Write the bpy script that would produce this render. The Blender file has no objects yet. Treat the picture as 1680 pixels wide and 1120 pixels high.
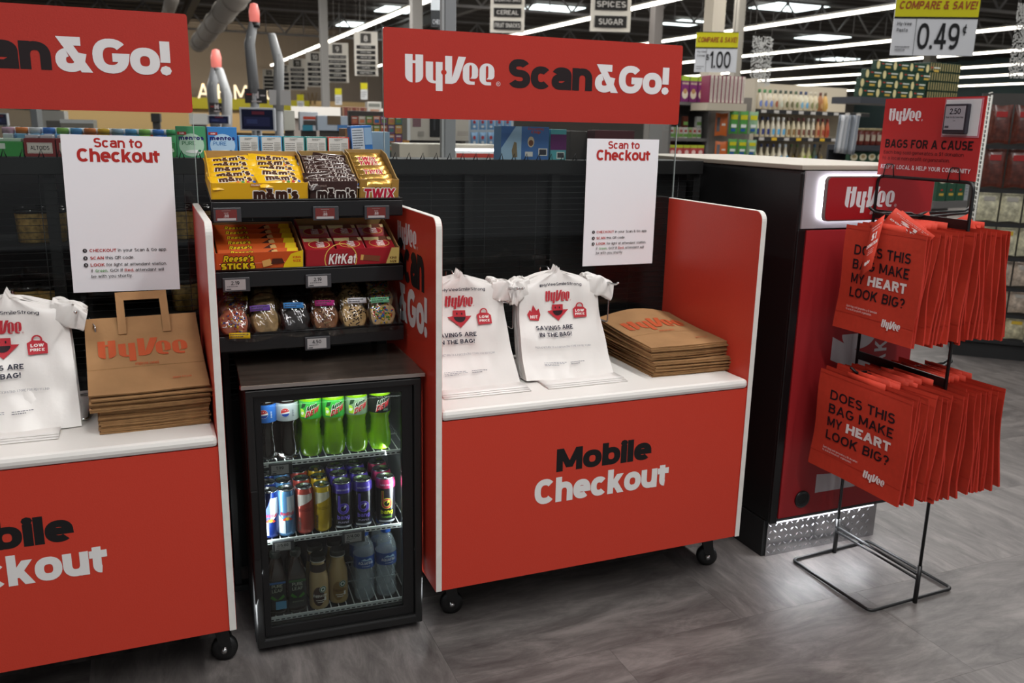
import bpy, bmesh, math, random
from mathutils import Vector, Matrix
from mathutils.geometry import tessellate_polygon
random.seed(7)
SC = bpy.context.scene
COL = SC.collection
# ---------------------------------------------------------------- camera
FW = Vector((0.373776, 0.896889, -0.236394)); RT = Vector((0.924747, -0.380041, 0.020283)); UP = Vector((0.071648, 0.226185, 0.971446))
CAM = Vector((-0.6875, -2.1751, 1.4603)); FPX = 1441.52
cd = bpy.data.cameras.new('camera'); cam = bpy.data.objects.new('camera', cd); COL.objects.link(cam)
cam.matrix_world = Matrix(((RT.x, UP.x, -FW.x, CAM.x), (RT.y, UP.y, -FW.y, CAM.y), (RT.z, UP.z, -FW.z, CAM.z), (0, 0, 0, 1)))
cd.lens = FPX / 1680 * 36; cd.sensor_width = 36; cd.clip_end = 300; cd.clip_start = .05
cd.dof.use_dof = True; cd.dof.focus_distance = 2.35; cd.dof.aperture_fstop = 5.0
SC.camera = cam
SC.view_settings.view_transform = 'Standard'; SC.view_settings.look = 'None'; SC.view_settings.gamma = 1
SC.view_settings.use_curve_mapping = False; SC.view_settings.exposure = 0.50
SC.cycles.max_bounces = 6; SC.cycles.transparent_max_bounces = 12; SC.cycles.caustics_reflective = False; SC.cycles.caustics_refractive = False
SC.cycles.sample_clamp_indirect = 4; SC.cycles.use_denoising = True
wd = bpy.data.worlds.new('world'); SC.world = wd; wd.use_nodes = True
wd.node_tree.nodes['Background'].inputs[0].default_value = (.93, .95, 1, 1); wd.node_tree.nodes['Background'].inputs[1].default_value = 0.20
def area(name, loc, sx, sy, power, color=(1, .985, .965), rot=(0, 0, 0)):
    l = bpy.data.lights.new(name, 'AREA'); l.shape = 'RECTANGLE'; l.size = sx; l.size_y = sy; l.energy = power; l.color = color
    o = bpy.data.objects.new(name, l); COL.objects.link(o); o.location = loc; o.rotation_euler = rot; return o
area('ceiling_tube_and_fill_light', (1.5, -1.6, 4.2), .25, 6.0, 100)
area('ceiling_tube_and_fill_light', (-0.2, -3.4, 4.2), .25, 4.0, 85)
area('ceiling_tube_and_fill_light', (-2.4, -1.0, 4.2), .25, 6.0, 45)
area('ceiling_tube_and_fill_light', (5.2, 1.0, 4.2), .25, 9.0, 60)
area('ceiling_tube_and_fill_light', (2.5, 9.0, 4.25), .3, 12.0, 230)
area('ceiling_tube_and_fill_light', (7.5, 6.5, 4.25), .3, 12.0, 260)
area('ceiling_tube_and_fill_light', (-4, 25.0, 4.25), .4, 24.0, 500)
area('ceiling_tube_and_fill_light', (9, 25.0, 4.25), .4, 24.0, 500)
for _x in (-9, -1.2, 5, 9.2, 13, 17.5): area('far_ceiling_light', (_x, -26.5, 4.3), 1.6, 1.6, 620, rot=(math.radians(-65), 0, 0))
area('ceiling_tube_and_fill_light', (1.5, 15, 5.4), .4, 14.0, 420)  # added fill lamp above the tube rows, brightens the hanging aisle signs
area('ceiling_tube_and_fill_light', (12, 14, 5.4), .4, 14.0, 350)  # second added fill lamp, no fixture here, lifts the dim background
area('wall_washer_light', (-5, 42, 4.6), 26, .5, 500, (1, .8, .55), (math.radians(60), 0, 0))

# ---------------------------------------------------------------- helpers
def ray(px, py): return FW + RT * ((px - 840) / FPX) - UP * ((py - 560) / FPX)
def at(px, py, axis, val):
    d = ray(px, py); return CAM + d * ((val - CAM[axis]) / d[axis])
def dp(px, py, depth): return CAM + ray(px, py) * depth
def lin(c):
    if isinstance(c, str): c = tuple(int(c[i:i + 2], 16) for i in (0, 2, 4))
    return tuple(((v / 255) / 12.92 if v / 255 <= .04045 else ((v / 255 + .055) / 1.055) ** 2.4) for v in c) + (1,)
MATS = {}
_O = 'first second third fourth fifth sixth seventh eighth ninth tenth eleventh twelfth thirteenth fourteenth fifteenth sixteenth seventeenth eighteenth nineteenth twentieth'.split()
def ordn(i): return _O[i] if i < 20 else 'twenty-' + _O[i - 20]

def mat(name, c='808080', rough=.5, metal=0, spec=.5, emit=0, noise=None, bump=None, coat=0, trans=0, alpha=1, translucent=0):
    """noise=(scale, amount, stretch) varies the colour; bump=(scale, strength, stretch)"""
    if name in MATS: return MATS[name]
    m = bpy.data.materials.new(name); m.use_nodes = True; nt = m.node_tree; b = nt.nodes['Principled BSDF']
    col = lin(c); b.inputs['Base Color'].default_value = col; b.inputs['Roughness'].default_value = rough
    b.inputs['Metallic'].default_value = metal; b.inputs['Specular IOR Level'].default_value = spec
    b.inputs['Coat Weight'].default_value = coat; b.inputs['Transmission Weight'].default_value = trans
    if emit: b.inputs['Emission Color'].default_value = col; b.inputs['Emission Strength'].default_value = emit
    def tex(scale, st):
        tc = nt.nodes.new('ShaderNodeTexCoord'); mp = nt.nodes.new('ShaderNodeMapping'); n = nt.nodes.new('ShaderNodeTexNoise')
        mp.inputs['Scale'].default_value = st; n.inputs['Scale'].default_value = scale; n.inputs['Detail'].default_value = 5
        nt.links.new(tc.outputs['Object'], mp.inputs[0]); nt.links.new(mp.outputs[0], n.inputs['Vector']); return n
    if noise:
        n = tex(noise[0], noise[2] if len(noise) > 2 else (1, 1, 1)); r = nt.nodes.new('ShaderNodeValToRGB')
        a = noise[1]; r.color_ramp.elements[0].position = .3; r.color_ramp.elements[1].position = .7
        r.color_ramp.elements[0].color = tuple(v * (1 - a) for v in col[:3]) + (1,); r.color_ramp.elements[1].color = tuple(min(1, v * (1 + a)) for v in col[:3]) + (1,)
        nt.links.new(n.outputs['Fac'], r.inputs[0]); nt.links.new(r.outputs[0], b.inputs['Base Color'])
    if bump:
        n = tex(bump[0], bump[2] if len(bump) > 2 else (1, 1, 1)); bp = nt.nodes.new('ShaderNodeBump'); bp.inputs['Strength'].default_value = bump[1]; bp.inputs['Distance'].default_value = .004
        nt.links.new(n.outputs['Fac'], bp.inputs['Height']); nt.links.new(bp.outputs[0], b.inputs['Normal'])
    out = nt.nodes['Material Output']
    if translucent:
        t = nt.nodes.new('ShaderNodeBsdfTranslucent'); t.inputs[0].default_value = col; mx = nt.nodes.new('ShaderNodeMixShader'); mx.inputs[0].default_value = translucent
        nt.links.new(b.outputs[0], mx.inputs[1]); nt.links.new(t.outputs[0], mx.inputs[2]); nt.links.new(mx.outputs[0], out.inputs[0])
    if alpha < 1:
        t = nt.nodes.new('ShaderNodeBsdfTransparent'); mx = nt.nodes.new('ShaderNodeMixShader'); mx.inputs[0].default_value = alpha
        nt.links.new(t.outputs[0], mx.inputs[1]); nt.links.new(b.outputs[0], mx.inputs[2]); nt.links.new(mx.outputs[0], out.inputs[0])
    MATS[name] = m; return m
def glass(name, tint='ffffff', rough=.0, refl=1.0):
    """thin clear sheet: fresnel mix of transparent and glossy"""
    if name in MATS: return MATS[name]
    m = bpy.data.materials.new(name); m.use_nodes = True; nt = m.node_tree; nt.nodes.remove(nt.nodes['Principled BSDF'])
    t = nt.nodes.new('ShaderNodeBsdfTransparent'); t.inputs[0].default_value = lin(tint); g = nt.nodes.new('ShaderNodeBsdfGlossy'); g.inputs['Roughness'].default_value = rough
    f = nt.nodes.new('ShaderNodeFresnel'); f.inputs[0].default_value = 1.45; mu = nt.nodes.new('ShaderNodeMath'); mu.operation = 'MULTIPLY'; mu.inputs[1].default_value = refl
    mx = nt.nodes.new('ShaderNodeMixShader'); nt.links.new(f.outputs[0], mu.inputs[0]); nt.links.new(mu.outputs[0], mx.inputs[0])
    nt.links.new(t.outputs[0], mx.inputs[1]); nt.links.new(g.outputs[0], mx.inputs[2]); nt.links.new(mx.outputs[0], nt.nodes['Material Output'].inputs[0])
    MATS[name] = m; return m
def ink(c): return mat('ink_' + c, c, .6, spec=.22)
def link(o, parent=None):
    COL.objects.link(o)
    if parent is not None: o.parent = parent
    return o
def tag(o, label=None, cat=None, group=None, kind=None):
    if label: o['label'] = label
    if cat: o['category'] = cat
    if group: o['group'] = group
    if kind: o['kind'] = kind
    return o
def thing(name, label, cat, loc=(0, 0, 0), rz=0, group=None, rot=None):
    o = bpy.data.objects.new(name, None); o.empty_display_size = .05; COL.objects.link(o); o.location = loc
    o.rotation_euler = rot if rot else (0, 0, rz); return tag(o, label, cat, group)
class MB:
    def __init__(s): s.v = []; s.f = []; s.m = []; s.mats = []; s.sm = []
    def mi(s, m):
        if m is None: return 0
        if m not in s.mats: s.mats.append(m)
        return s.mats.index(m)
    def add(s, vs, fs, m=None, smooth=False):
        k = len(s.v); s.v += [tuple(p) for p in vs]; i = s.mi(m)
        for f in fs: s.f.append([a + k for a in f]); s.m.append(i); s.sm.append(smooth)
        return s
    def box(s, a, b, m=None, mtx=None):
        x0, y0, z0 = a; x1, y1, z1 = b
        vs = [Vector(p) for p in ((x0, y0, z0), (x1, y0, z0), (x1, y1, z0), (x0, y1, z0), (x0, y0, z1), (x1, y0, z1), (x1, y1, z1), (x0, y1, z1))]
        if mtx: vs = [mtx @ p for p in vs]
        return s.add(vs, [(0, 3, 2, 1), (4, 5, 6, 7), (0, 1, 5, 4), (1, 2, 6, 5), (2, 3, 7, 6), (3, 0, 4, 7)], m)
    def tube(s, pts, r, n=8, m=None, closed=False):
        pts = [Vector(p) for p in pts]; N = len(pts); vs = []; up = Vector((0, 0, 1))
        prev = None
        for i, p in enumerate(pts):
            if closed: d = (pts[(i + 1) % N] - pts[i - 1])
            else: d = (pts[min(i + 1, N - 1)] - pts[max(i - 1, 0)])
            d.normalize()
            if prev is None:
                a = d.cross(up) if abs(d.z) < .95 else d.cross(Vector((1, 0, 0)))
            else: a = prev - d * prev.dot(d)
            a.normalize(); b = d.cross(a); prev = a
            rr = r[i] if isinstance(r, (list, tuple)) else r
            vs += [p + (a * math.cos(2 * math.pi * k / n) + b * math.sin(2 * math.pi * k / n)) * rr for k in range(n)]
        fs = []
        for i in range(N if closed else N - 1):
            j = (i + 1) % N
            for k in range(n): fs.append((i * n + k, i * n + (k + 1) % n, j * n + (k + 1) % n, j * n + k))
        if not closed: fs += [tuple(range(n))[::-1], tuple((N - 1) * n + k for k in range(n))]
        return s.add(vs, fs, m, True)
    def lathe(s, prof, n=20, c=(0, 0, 0), m=None, capb=True, capt=True, wob=None):
        vs = []
        for r, z in prof:
            for k in range(n):
                a = 2 * math.pi * k / n; q = r * (wob(a, z) if wob else 1)
                vs.append((c[0] + q * math.cos(a), c[1] + q * math.sin(a), c[2] + z))
        fs = [(i * n + k, i * n + (k + 1) % n, (i + 1) * n + (k + 1) % n, (i + 1) * n + k) for i in range(len(prof) - 1) for k in range(n)]
        s.add(vs, fs, m, True); K = len(s.v) - len(vs)
        if capb: s.f.append([K + k for k in range(n)][::-1]); s.m.append(s.mi(m)); s.sm.append(False)
        if capt: s.f.append([K + (len(prof) - 1) * n + k for k in range(n)]); s.m.append(s.mi(m)); s.sm.append(False)
        return s
    def prism(s, poly, z0, z1, m=None, xf=None):
        """poly in 2D, extruded along third axis; xf(x,y,z)->3D"""
        xf = xf or (lambda x, y, z: (x, y, z)); n = len(poly)
        vs = [xf(x, y, z0) for x, y in poly] + [xf(x, y, z1) for x, y in poly]
        tr = tessellate_polygon([[Vector((x, y, 0)) for x, y in poly]])
        fs = [tuple(t)[::-1] for t in tr] + [tuple(a + n for a in t) for t in tr] + [(i, (i + 1) % n, (i + 1) % n + n, i + n) for i in range(n)]
        return s.add(vs, fs, m)
    def grid(s, fn, nu, nv, m=None, smooth=True):
        vs = [fn(i / nu, j / nv) for j in range(nv + 1) for i in range(nu + 1)]
        fs = [(j * (nu + 1) + i, j * (nu + 1) + i + 1, (j + 1) * (nu + 1) + i + 1, (j + 1) * (nu + 1) + i) for j in range(nv) for i in range(nu)]
        return s.add(vs, fs, m, smooth)
    def build(s, name, m=None, parent=None, bevel=0, solid=0, sub=0, seg=2):
        me = bpy.data.meshes.new(name); me.from_pydata(s.v, [], s.f)
        ms = s.mats or ([m] if m else [])
        for q in ms: me.materials.append(q)
        me.polygons.foreach_set('material_index', s.m if s.mats else [0] * len(s.f)); me.polygons.foreach_set('use_smooth', s.sm); me.update()
        o = bpy.data.objects.new(name, me); link(o, parent)
        if solid: md = o.modifiers.new('s', 'SOLIDIFY'); md.thickness = solid; md.offset = 0
        if bevel: md = o.modifiers.new('b', 'BEVEL'); md.width = bevel; md.segments = seg; md.limit_method = 'ANGLE'; md.angle_limit = math.radians(40)
        if sub: md = o.modifiers.new('u', 'SUBSURF'); md.levels = sub; md.render_levels = sub
        return o
def box(name, a, b, m, parent=None, bevel=0): return MB().box(a, b).build(name, m, parent, bevel)
def rbox_poly(w, h, r, n=5, x0=0, y0=0):
    pts = []
    for cx, cy, a0 in ((w - r, h - r, 0), (r, h - r, 90), (r, r, 180), (w - r, r, 270)):
        for k in range(n + 1):
            a = math.radians(a0 + 90 * k / n); pts.append((x0 + cx + r * math.cos(a), y0 + cy + r * math.sin(a)))
    return pts
def copy_tree(o, parent=None):
    c = o.copy(); COL.objects.link(c); c.parent = parent
    if parent is not None: c.matrix_parent_inverse = o.matrix_parent_inverse.copy()
    for ch in o.children: copy_tree(ch, c)
    return c
# ---------------------------------------------------------------- stroke lettering
_ = 20
GL = {
'A': (.80, [('D', 0, 0, .5, 1), ('D', 1, 0, .5, 1), ('P', (.2, .28), (.8, .28))]),
'B': (.66, [('V', 0), ('P', (0, 1), (.55, .77, .38, .23, 90, -90), (0, .54)), ('P', (0, .54), (.58, .27, .42, .27, 90, -90), (0, 0))]),
'C': (.74, [('P', (.5, .5, .5, .5, 42, 318))]),
'D': (.74, [('V', 0), ('P', (0, 1), (.42, .5, .58, .5, 90, -90), (0, 0))]),
'E': (.58, [('V', 0), ('P', (0, 1), (21, 1)), ('P', (0, .5), (.9, .5)), ('P', (0, 0), (21, 0))]),
'F': (.56, [('V', 0), ('P', (0, 1), (21, 1)), ('P', (0, .5), (.9, .5))]),
'G': (.78, [('P', (.5, .5, .5, .5, 42, 345), (1, .45), (.55, .45))]),
'H': (.72, [('V', 0), ('V', 1), ('P', (0, .52), (1, .52))]),
'I': (0, [('V', 0)]),
'J': (.5, [('P', (1, 12), (1, .4), (.5, .3, .5, .3, 0, -180))]),
'K': (.72, [('V', 0), ('D', 0, .36, .92, 1), ('D', .32, .6, 1, 0)]),
'L': (.54, [('V', 0), ('P', (0, 0), (21, 0))]),
'M': (.90, [('V', 0), ('V', 1), ('D', .02, 1, .5, .15), ('D', .98, 1, .5, .15)]),
'N': (.74, [('V', 0), ('V', 1), ('D', .02, 1, .98, 0)]),
'O': (.80, [('O', .5, .5, .5, .5)]),
'P': (.64, [('V', 0), ('P', (0, 1), (.55, .73, .45, .27, 90, -90), (0, .46))]),
'Q': (.80, [('O', .5, .5, .5, .5), ('D', .62, .3, 1, -.05)]),
'R': (.68, [('V', 0), ('P', (0, 1), (.55, .74, .42, .26, 90, -90), (0, .48)), ('D', .5, .5, 1, 0)]),
'S': (.64, [('P', (.5, .76, .46, .24, 25, 270), (.5, .26, .5, .26, 90, -155))]),
'T': (.64, [('V', .5), ('P', (20, 1), (21, 1))]),
'U': (.72, [('P', (0, 12), (0, .4), (.5, .38, .5, .38, 180, 360), (1, .4), (1, 12))]),
'V': (.76, [('D', 0, 1, .5, 0), ('D', 1, 1, .5, 0)]),
'W': (1.12, [('D', 0, 1, .25, 0), ('D', .5, 1, .25, 0), ('D', .5, 1, .75, 0), ('D', 1, 1, .75, 0)]),
'X': (.74, [('D', 0, 1, 1, 0), ('D', 1, 1, 0, 0)]),
'Y': (.72, [('D', 0, 1, .5, .42), ('D', 1, 1, .5, .42), ('P', (.5, 10), (.5, .46))]),
'Z': (.64, [('P', (20, 1), (21, 1)), ('P', (20, 0), (21, 0)), ('D', .95, .93, .05, .07)]),
'0': (.66, [('O', .5, .5, .5, .5)]), '1': (.34, [('V', 1), ('D', 0, .72, .9, .98)]),
'2': (.60, [('P', (.5, .72, .48, .28, 165, -20)), ('D', .95, .62, .06, .05), ('P', (20, 0), (21, 0))]),
'3': (.60, [('P', (.48, .76, .44, .24, 150, -90)), ('P', (.35, .52), (.48, .26, .52, .26, 90, -150))]),
'4': (.66, [('P', (.75, 10), (.75, 12)), ('D', .05, .26, .7, 1), ('P', (20, .25), (21, .25))]),
'5': (.60, [('P', (.93, 1), (.12, 1), (.06, .5)), ('P', (.04, .5), (.46, .32, .54, .32, 115, -150))]),
'6': (.62, [('O', .5, .31, .5, .31), ('P', (.0, .33), (.55, .5, .55, .5, 178, 60))]),
'7': (.58, [('P', (20, 1), (21, 1)), ('D', .95, .95, .3, 0)]),
'8': (.62, [('O', .5, .76, .44, .24), ('O', .5, .26, .5, .26)]),
'9': (.62, [('O', .5, .69, .5, .31), ('P', (1, .67), (.45, .5, .55, .5, -2, -120))]),
'&': (.76, [('P', (.80, 1), (.06, 1)), ('D', .08, 1, .98, 0), ('P', (.36, .29, .36, .29, 105, 350), (.80, .56))]),
'!': (0, [('P', (.5, .34), (.5, 12)), ('R', .5, 0)]), '.': (0, [('R', .5, 0)]), ',': (0, [('R', .5, 0), ('P', (.5, 0), (.3, -.18))]),
':': (0, [('R', .5, 0), ('R', .5, .55)]), "'": (0, [('P', (.5, .7), (.5, 12))]), '-': (.34, [('P', (20, .4), (21, .4))]), '/': (.4, [('D', 0, 0, 1, 1)]), '+': (.5, [('P', (20, .4), (21, .4)), ('P', (.5, .1), (.5, .7))]),
'?': (.56, [('P', (.5, .74, .48, .26, 165, -70), (.5, .3)), ('R', .5, 0)]), '#': (.6, [('P', (.25, 10), (.25, 12)), ('P', (.75, 10), (.75, 12)), ('P', (20, .35), (21, .35)), ('P', (20, .65), (21, .65))]),
'$': (.60, [('P', (.5, .76, .46, .24, 25, 270), (.5, .26, .5, .26, 90, -155)), ('P', (.5, -.12), (.5, 1.12))]),
'c': (.60, [('p', (.5, .5, .5, .5, 42, 318))]), 'o': (.64, [('o', .5, .5, .5, .5)]),
'a': (.60, [('p', (.5, .68, .48, .32, 160, 0), (.98, 10)), ('p', (.98, .58), (.42, .29, .42, .29, 90, 270), (.6, 0), (.98, .2))]),
'b': (.63, [('v', 0, 12), ('o', .5, .5, .5, .5)]), 'd': (.63, [('v', 1, 12), ('o', .5, .5, .5, .5)]),
'e': (.62, [('p', (.05, .5), (1, .5), (.5, .5, .5, .5, 0, 312))]),
'f': (.38, [('p', (.35, 10), (.35, 1.2), (.85, 1.24, .5, .22, 180, 80)), ('p', (20, .95), (21, .95))]),
'g': (.63, [('o', .5, .5, .5, .5), ('p', (1, 11), (1, 0), (.5, -.05, .5, .36, 0, -150))]),
'h': (.61, [('v', 0, 12), ('p', (0, .45), (.5, .5, .5, .5, 180, 0), (1, 10))]),
'i': (0, [('v', 0, 11), ('r', .5, 1.42)]), 'j': (.2, [('p', (.9, 11), (.9, -.2), (.4, -.2, .5, .2, 0, -90)), ('r', .9, 1.42)]),
'k': (.60, [('v', 0, 12), ('d', .05, .3, .92, 1), ('d', .35, .62, 1, 0)]), 'l': (0, [('v', 0, 12)]),
'm': (.98, [('v', 0, 11), ('p', (0, .45), (.25, .6, .25, .4, 180, 0), (.5, 10)), ('p', (.5, .45), (.75, .6, .25, .4, 180, 0), (1, 10))]),
'n': (.61, [('v', 0, 11), ('p', (0, .45), (.5, .5, .5, .5, 180, 0), (1, 10))]),
'p': (.63, [('v', 0, 11, 13), ('o', .5, .5, .5, .5)]), 'q': (.63, [('v', 1, 11, 13), ('o', .5, .5, .5, .5)]),
'r': (.40, [('v', 0, 11), ('p', (0, .4), (.9, .4, .9, .6, 180, 90))]),
's': (.54, [('p', (.5, .77, .46, .23, 25, 270), (.5, .27, .5, .27, 90, -155))]),
't': (.40, [('p', (.35, 1.4), (.35, .3), (.85, .3, .5, .3, 180, 270)), ('p', (20, .95), (21, .95))]),
'u': (.61, [('v', 1, 11), ('p', (0, 11), (0, .5), (.5, .5, .5, .5, 180, 360))]),
'v': (.62, [('d', 0, 1, .5, 0), ('d', 1, 1, .5, 0)]), 'w': (.92, [('d', 0, 1, .25, 0), ('d', .5, 1, .25, 0), ('d', .5, 1, .75, 0), ('d', 1, 1, .75, 0)]),
'x': (.60, [('d', 0, 1, 1, 0), ('d', 1, 1, 0, 0)]), 'y': (.62, [('d', 0, 1, .5, 0), ('d', 1, 1, .3, -.45)]), 'z': (.54, [('p', (20, 1), (21, 1)), ('p', (20, 0), (21, 0)), ('d', .95, .93, .05, .07)]),
'\u00a2': (.5, [('p', (.5, .5, .5, .5, 42, 318)), ('d', .35, -.3, .65, 1.3)]),
}
XH = .79
def stroke_poly(pts, w, closed=False):
    """thick line as a list of quads (mitred)"""
    n = len(pts); L = []; R = []
    for i in range(n):
        p = pts[i]
        if closed: a = pts[i - 1]; b = pts[(i + 1) % n]
        else: a = pts[max(i - 1, 0)]; b = pts[min(i + 1, n - 1)]
        def nrm(q, r):
            dx, dy = r[0] - q[0], r[1] - q[1]; l = math.hypot(dx, dy) or 1; return (-dy / l, dx / l)
        n1 = nrm(a, p) if (closed or i > 0) else nrm(p, b); n2 = nrm(p, b) if (closed or i < n - 1) else n1
        mx, my = n1[0] + n2[0], n1[1] + n2[1]; l = math.hypot(mx, my) or 1; mx /= l; my /= l
        c = max(.55, mx * n1[0] + my * n1[1]); h = w / 2 / c
        L.append((p[0] + mx * h, p[1] + my * h)); R.append((p[0] - mx * h, p[1] - my * h))
    return [[R[i], R[(i + 1) % n], L[(i + 1) % n], L[i]] for i in range(n if closed else n - 1)]
def glyph(ch, w, res):
    W, ops = GL.get(ch, GL['-']); W = W + (w - .12) * .75 if W else w; polys = []
    for op in ops:
        k = op[0]; low = k.islower(); H = XH if low else 1.0
        X = lambda u: 0 if u == 20 else (W if u == 21 else w / 2 + u * (W - w))
        Y = lambda v: {10: 0, 11: XH, 12: 1.0, 13: -.26}.get(v, w / 2 + v * (H - w))
        K = k.upper()
        def arc(cx, cy, rx, ry, a0, a1):
            m = max(2, int(abs(a1 - a0) / 360 * res)); out = []
            for i in range(m + 1):
                a = math.radians(a0 + (a1 - a0) * i / m); c, s = math.cos(a), math.sin(a); e = .86
                c = math.copysign(abs(c) ** e, c); s = math.copysign(abs(s) ** e, s)
                out.append((X(cx + rx * c), Y(cy + ry * s)))
            return out
        if K == 'V': y1 = op[2] if len(op) > 2 else 12; y0 = op[3] if len(op) > 3 else 10; polys += stroke_poly([(X(op[1]), Y(y0)), (X(op[1]), Y(y1))], w)
        elif K == 'P':
            pts = []
            for q in op[1:]:
                new = arc(*q) if len(q) == 6 else [(X(q[0]), Y(q[1]))]
                for z in new:
                    if not pts or math.hypot(z[0] - pts[-1][0], z[1] - pts[-1][1]) > .012: pts.append(z)
            polys += stroke_poly(pts, w)
        elif K == 'O': polys += stroke_poly(arc(*op[1:], 0, 360)[:-1], w, True)
        elif K == 'R':
            r = w * .58; c = (X(op[1]) if W > w else W / 2, r if op[2] == 0 else Y(op[2])); polys.append([(c[0] + r * math.cos(a * math.pi / 4), c[1] + r * math.sin(a * math.pi / 4)) for a in range(8)])
        elif K == 'D':
            _k, x0, y0, x1, y1 = op
            yy = lambda v: v * H
            a = (X(x0), yy(y0)); b = (X(x1), yy(y1)); dy = b[1] - a[1]; h = w / 2 * min(1.9, math.hypot(b[0] - a[0], dy) / max(abs(dy), .05)) * .95
            polys.append([(a[0] - h, a[1]), (a[0] + h, a[1]), (b[0] + h, b[1]), (b[0] - h, b[1])])
    return W, polys
def text_polys(s, w=.14, sp=.09, res=20, shear=0):
    x = 0; out = []
    for ch in s:
        if ch == ' ': x += .30 + sp; continue
        W, ps = glyph(ch, w, res)
        for p in ps: out.append([(px + x + shear * py, py) for px, py in p])
        x += W + sp
    return x - sp, out
def rnd_e(x0):
    pts = [(x0 + .27, .0)]
    pts = []
    def el(cx, cy, rx, ry, a0, a1, n=8): return [(x0 + cx + rx * math.cos(math.radians(a0 + (a1 - a0) * i / n)), cy + ry * math.sin(math.radians(a0 + (a1 - a0) * i / n))) for i in range(n + 1)]
    # left half with tail, then right lobe
    A = el(.26, .52, .26, .28, 90, 180) + el(.26, .27, .26, .27, 180, 270) + [(x0 + .43, 0), (x0 + .43, .115), (x0 + .28, .12), (x0 + .235, .16), (x0 + .235, .66), (x0 + .26, .71)]
    B = [(x0 + .25, .80)] + el(.29, .53, .26, .27, 90, 0) + el(.42, .36, .13, .14, 0, -90) + [(x0 + .26, .22), (x0 + .31, .27), (x0 + .325, .34), (x0 + .325, .66), (x0 + .30, .71), (x0 + .25, .71)]
    return [A, B]
def logo_polys(shear=0):
    def q(cx, cy, r, a0, a1, n=5): return [(cx + r * math.cos(math.radians(a0 + (a1 - a0) * i / n)), cy + r * math.sin(math.radians(a0 + (a1 - a0) * i / n))) for i in range(n + 1)]
    P = [[(0, 1), *q(.26, .26, .26, 180, 268), (.26, 1)], [(.355, 1), (.355, 0), *q(.36, .26, .26, 272, 360), (.62, 1)], [(.25, .69), (.365, .69), (.365, .785), (.25, .785)]]
    P += [[(.71, .77), *q(.97, .26, .26, 180, 268), (1.06, 0), (1.06, .09), (1.0, .095), (.965, .13), (.965, .77)], [(1.06, .77), (1.06, -.27), (1.30, -.27), (1.30, .77)]]
    P += [[(1.39, 1), (1.39, 0), (1.64, 0), (1.78, .06), (1.88, .22), (2.13, 1), (1.86, 1), (1.635, .22), (1.635, 1)]]
    P += rnd_e(2.02) + rnd_e(2.62)
    return [[(x + shear * y, y) for x, y in p] for p in P]
def slice_poly(poly, ax, w):
    lo = min(p[ax] for p in poly); hi = max(p[ax] for p in poly)
    if hi - lo <= w: return [poly]
    out = []; n = int(math.ceil((hi - lo) / w))
    for i in range(n):
        a = lo + (hi - lo) * i / n; b = lo + (hi - lo) * (i + 1) / n; q = poly
        for lim, s in ((a, 1), (b, -1)):
            r = []
            for j in range(len(q)):
                p0, p1 = q[j - 1], q[j]; d0 = s * (p0[ax] - lim); d1 = s * (p1[ax] - lim)
                if (d0 >= 0) != (d1 >= 0): t = d0 / (d0 - d1); r.append((p0[0] + (p1[0] - p0[0]) * t, p0[1] + (p1[1] - p0[1]) * t))
                if d1 >= 0: r.append(p1)
            q = r
            if len(q) < 3: break
        if len(q) >= 3: out.append(q)
    return out
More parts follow.
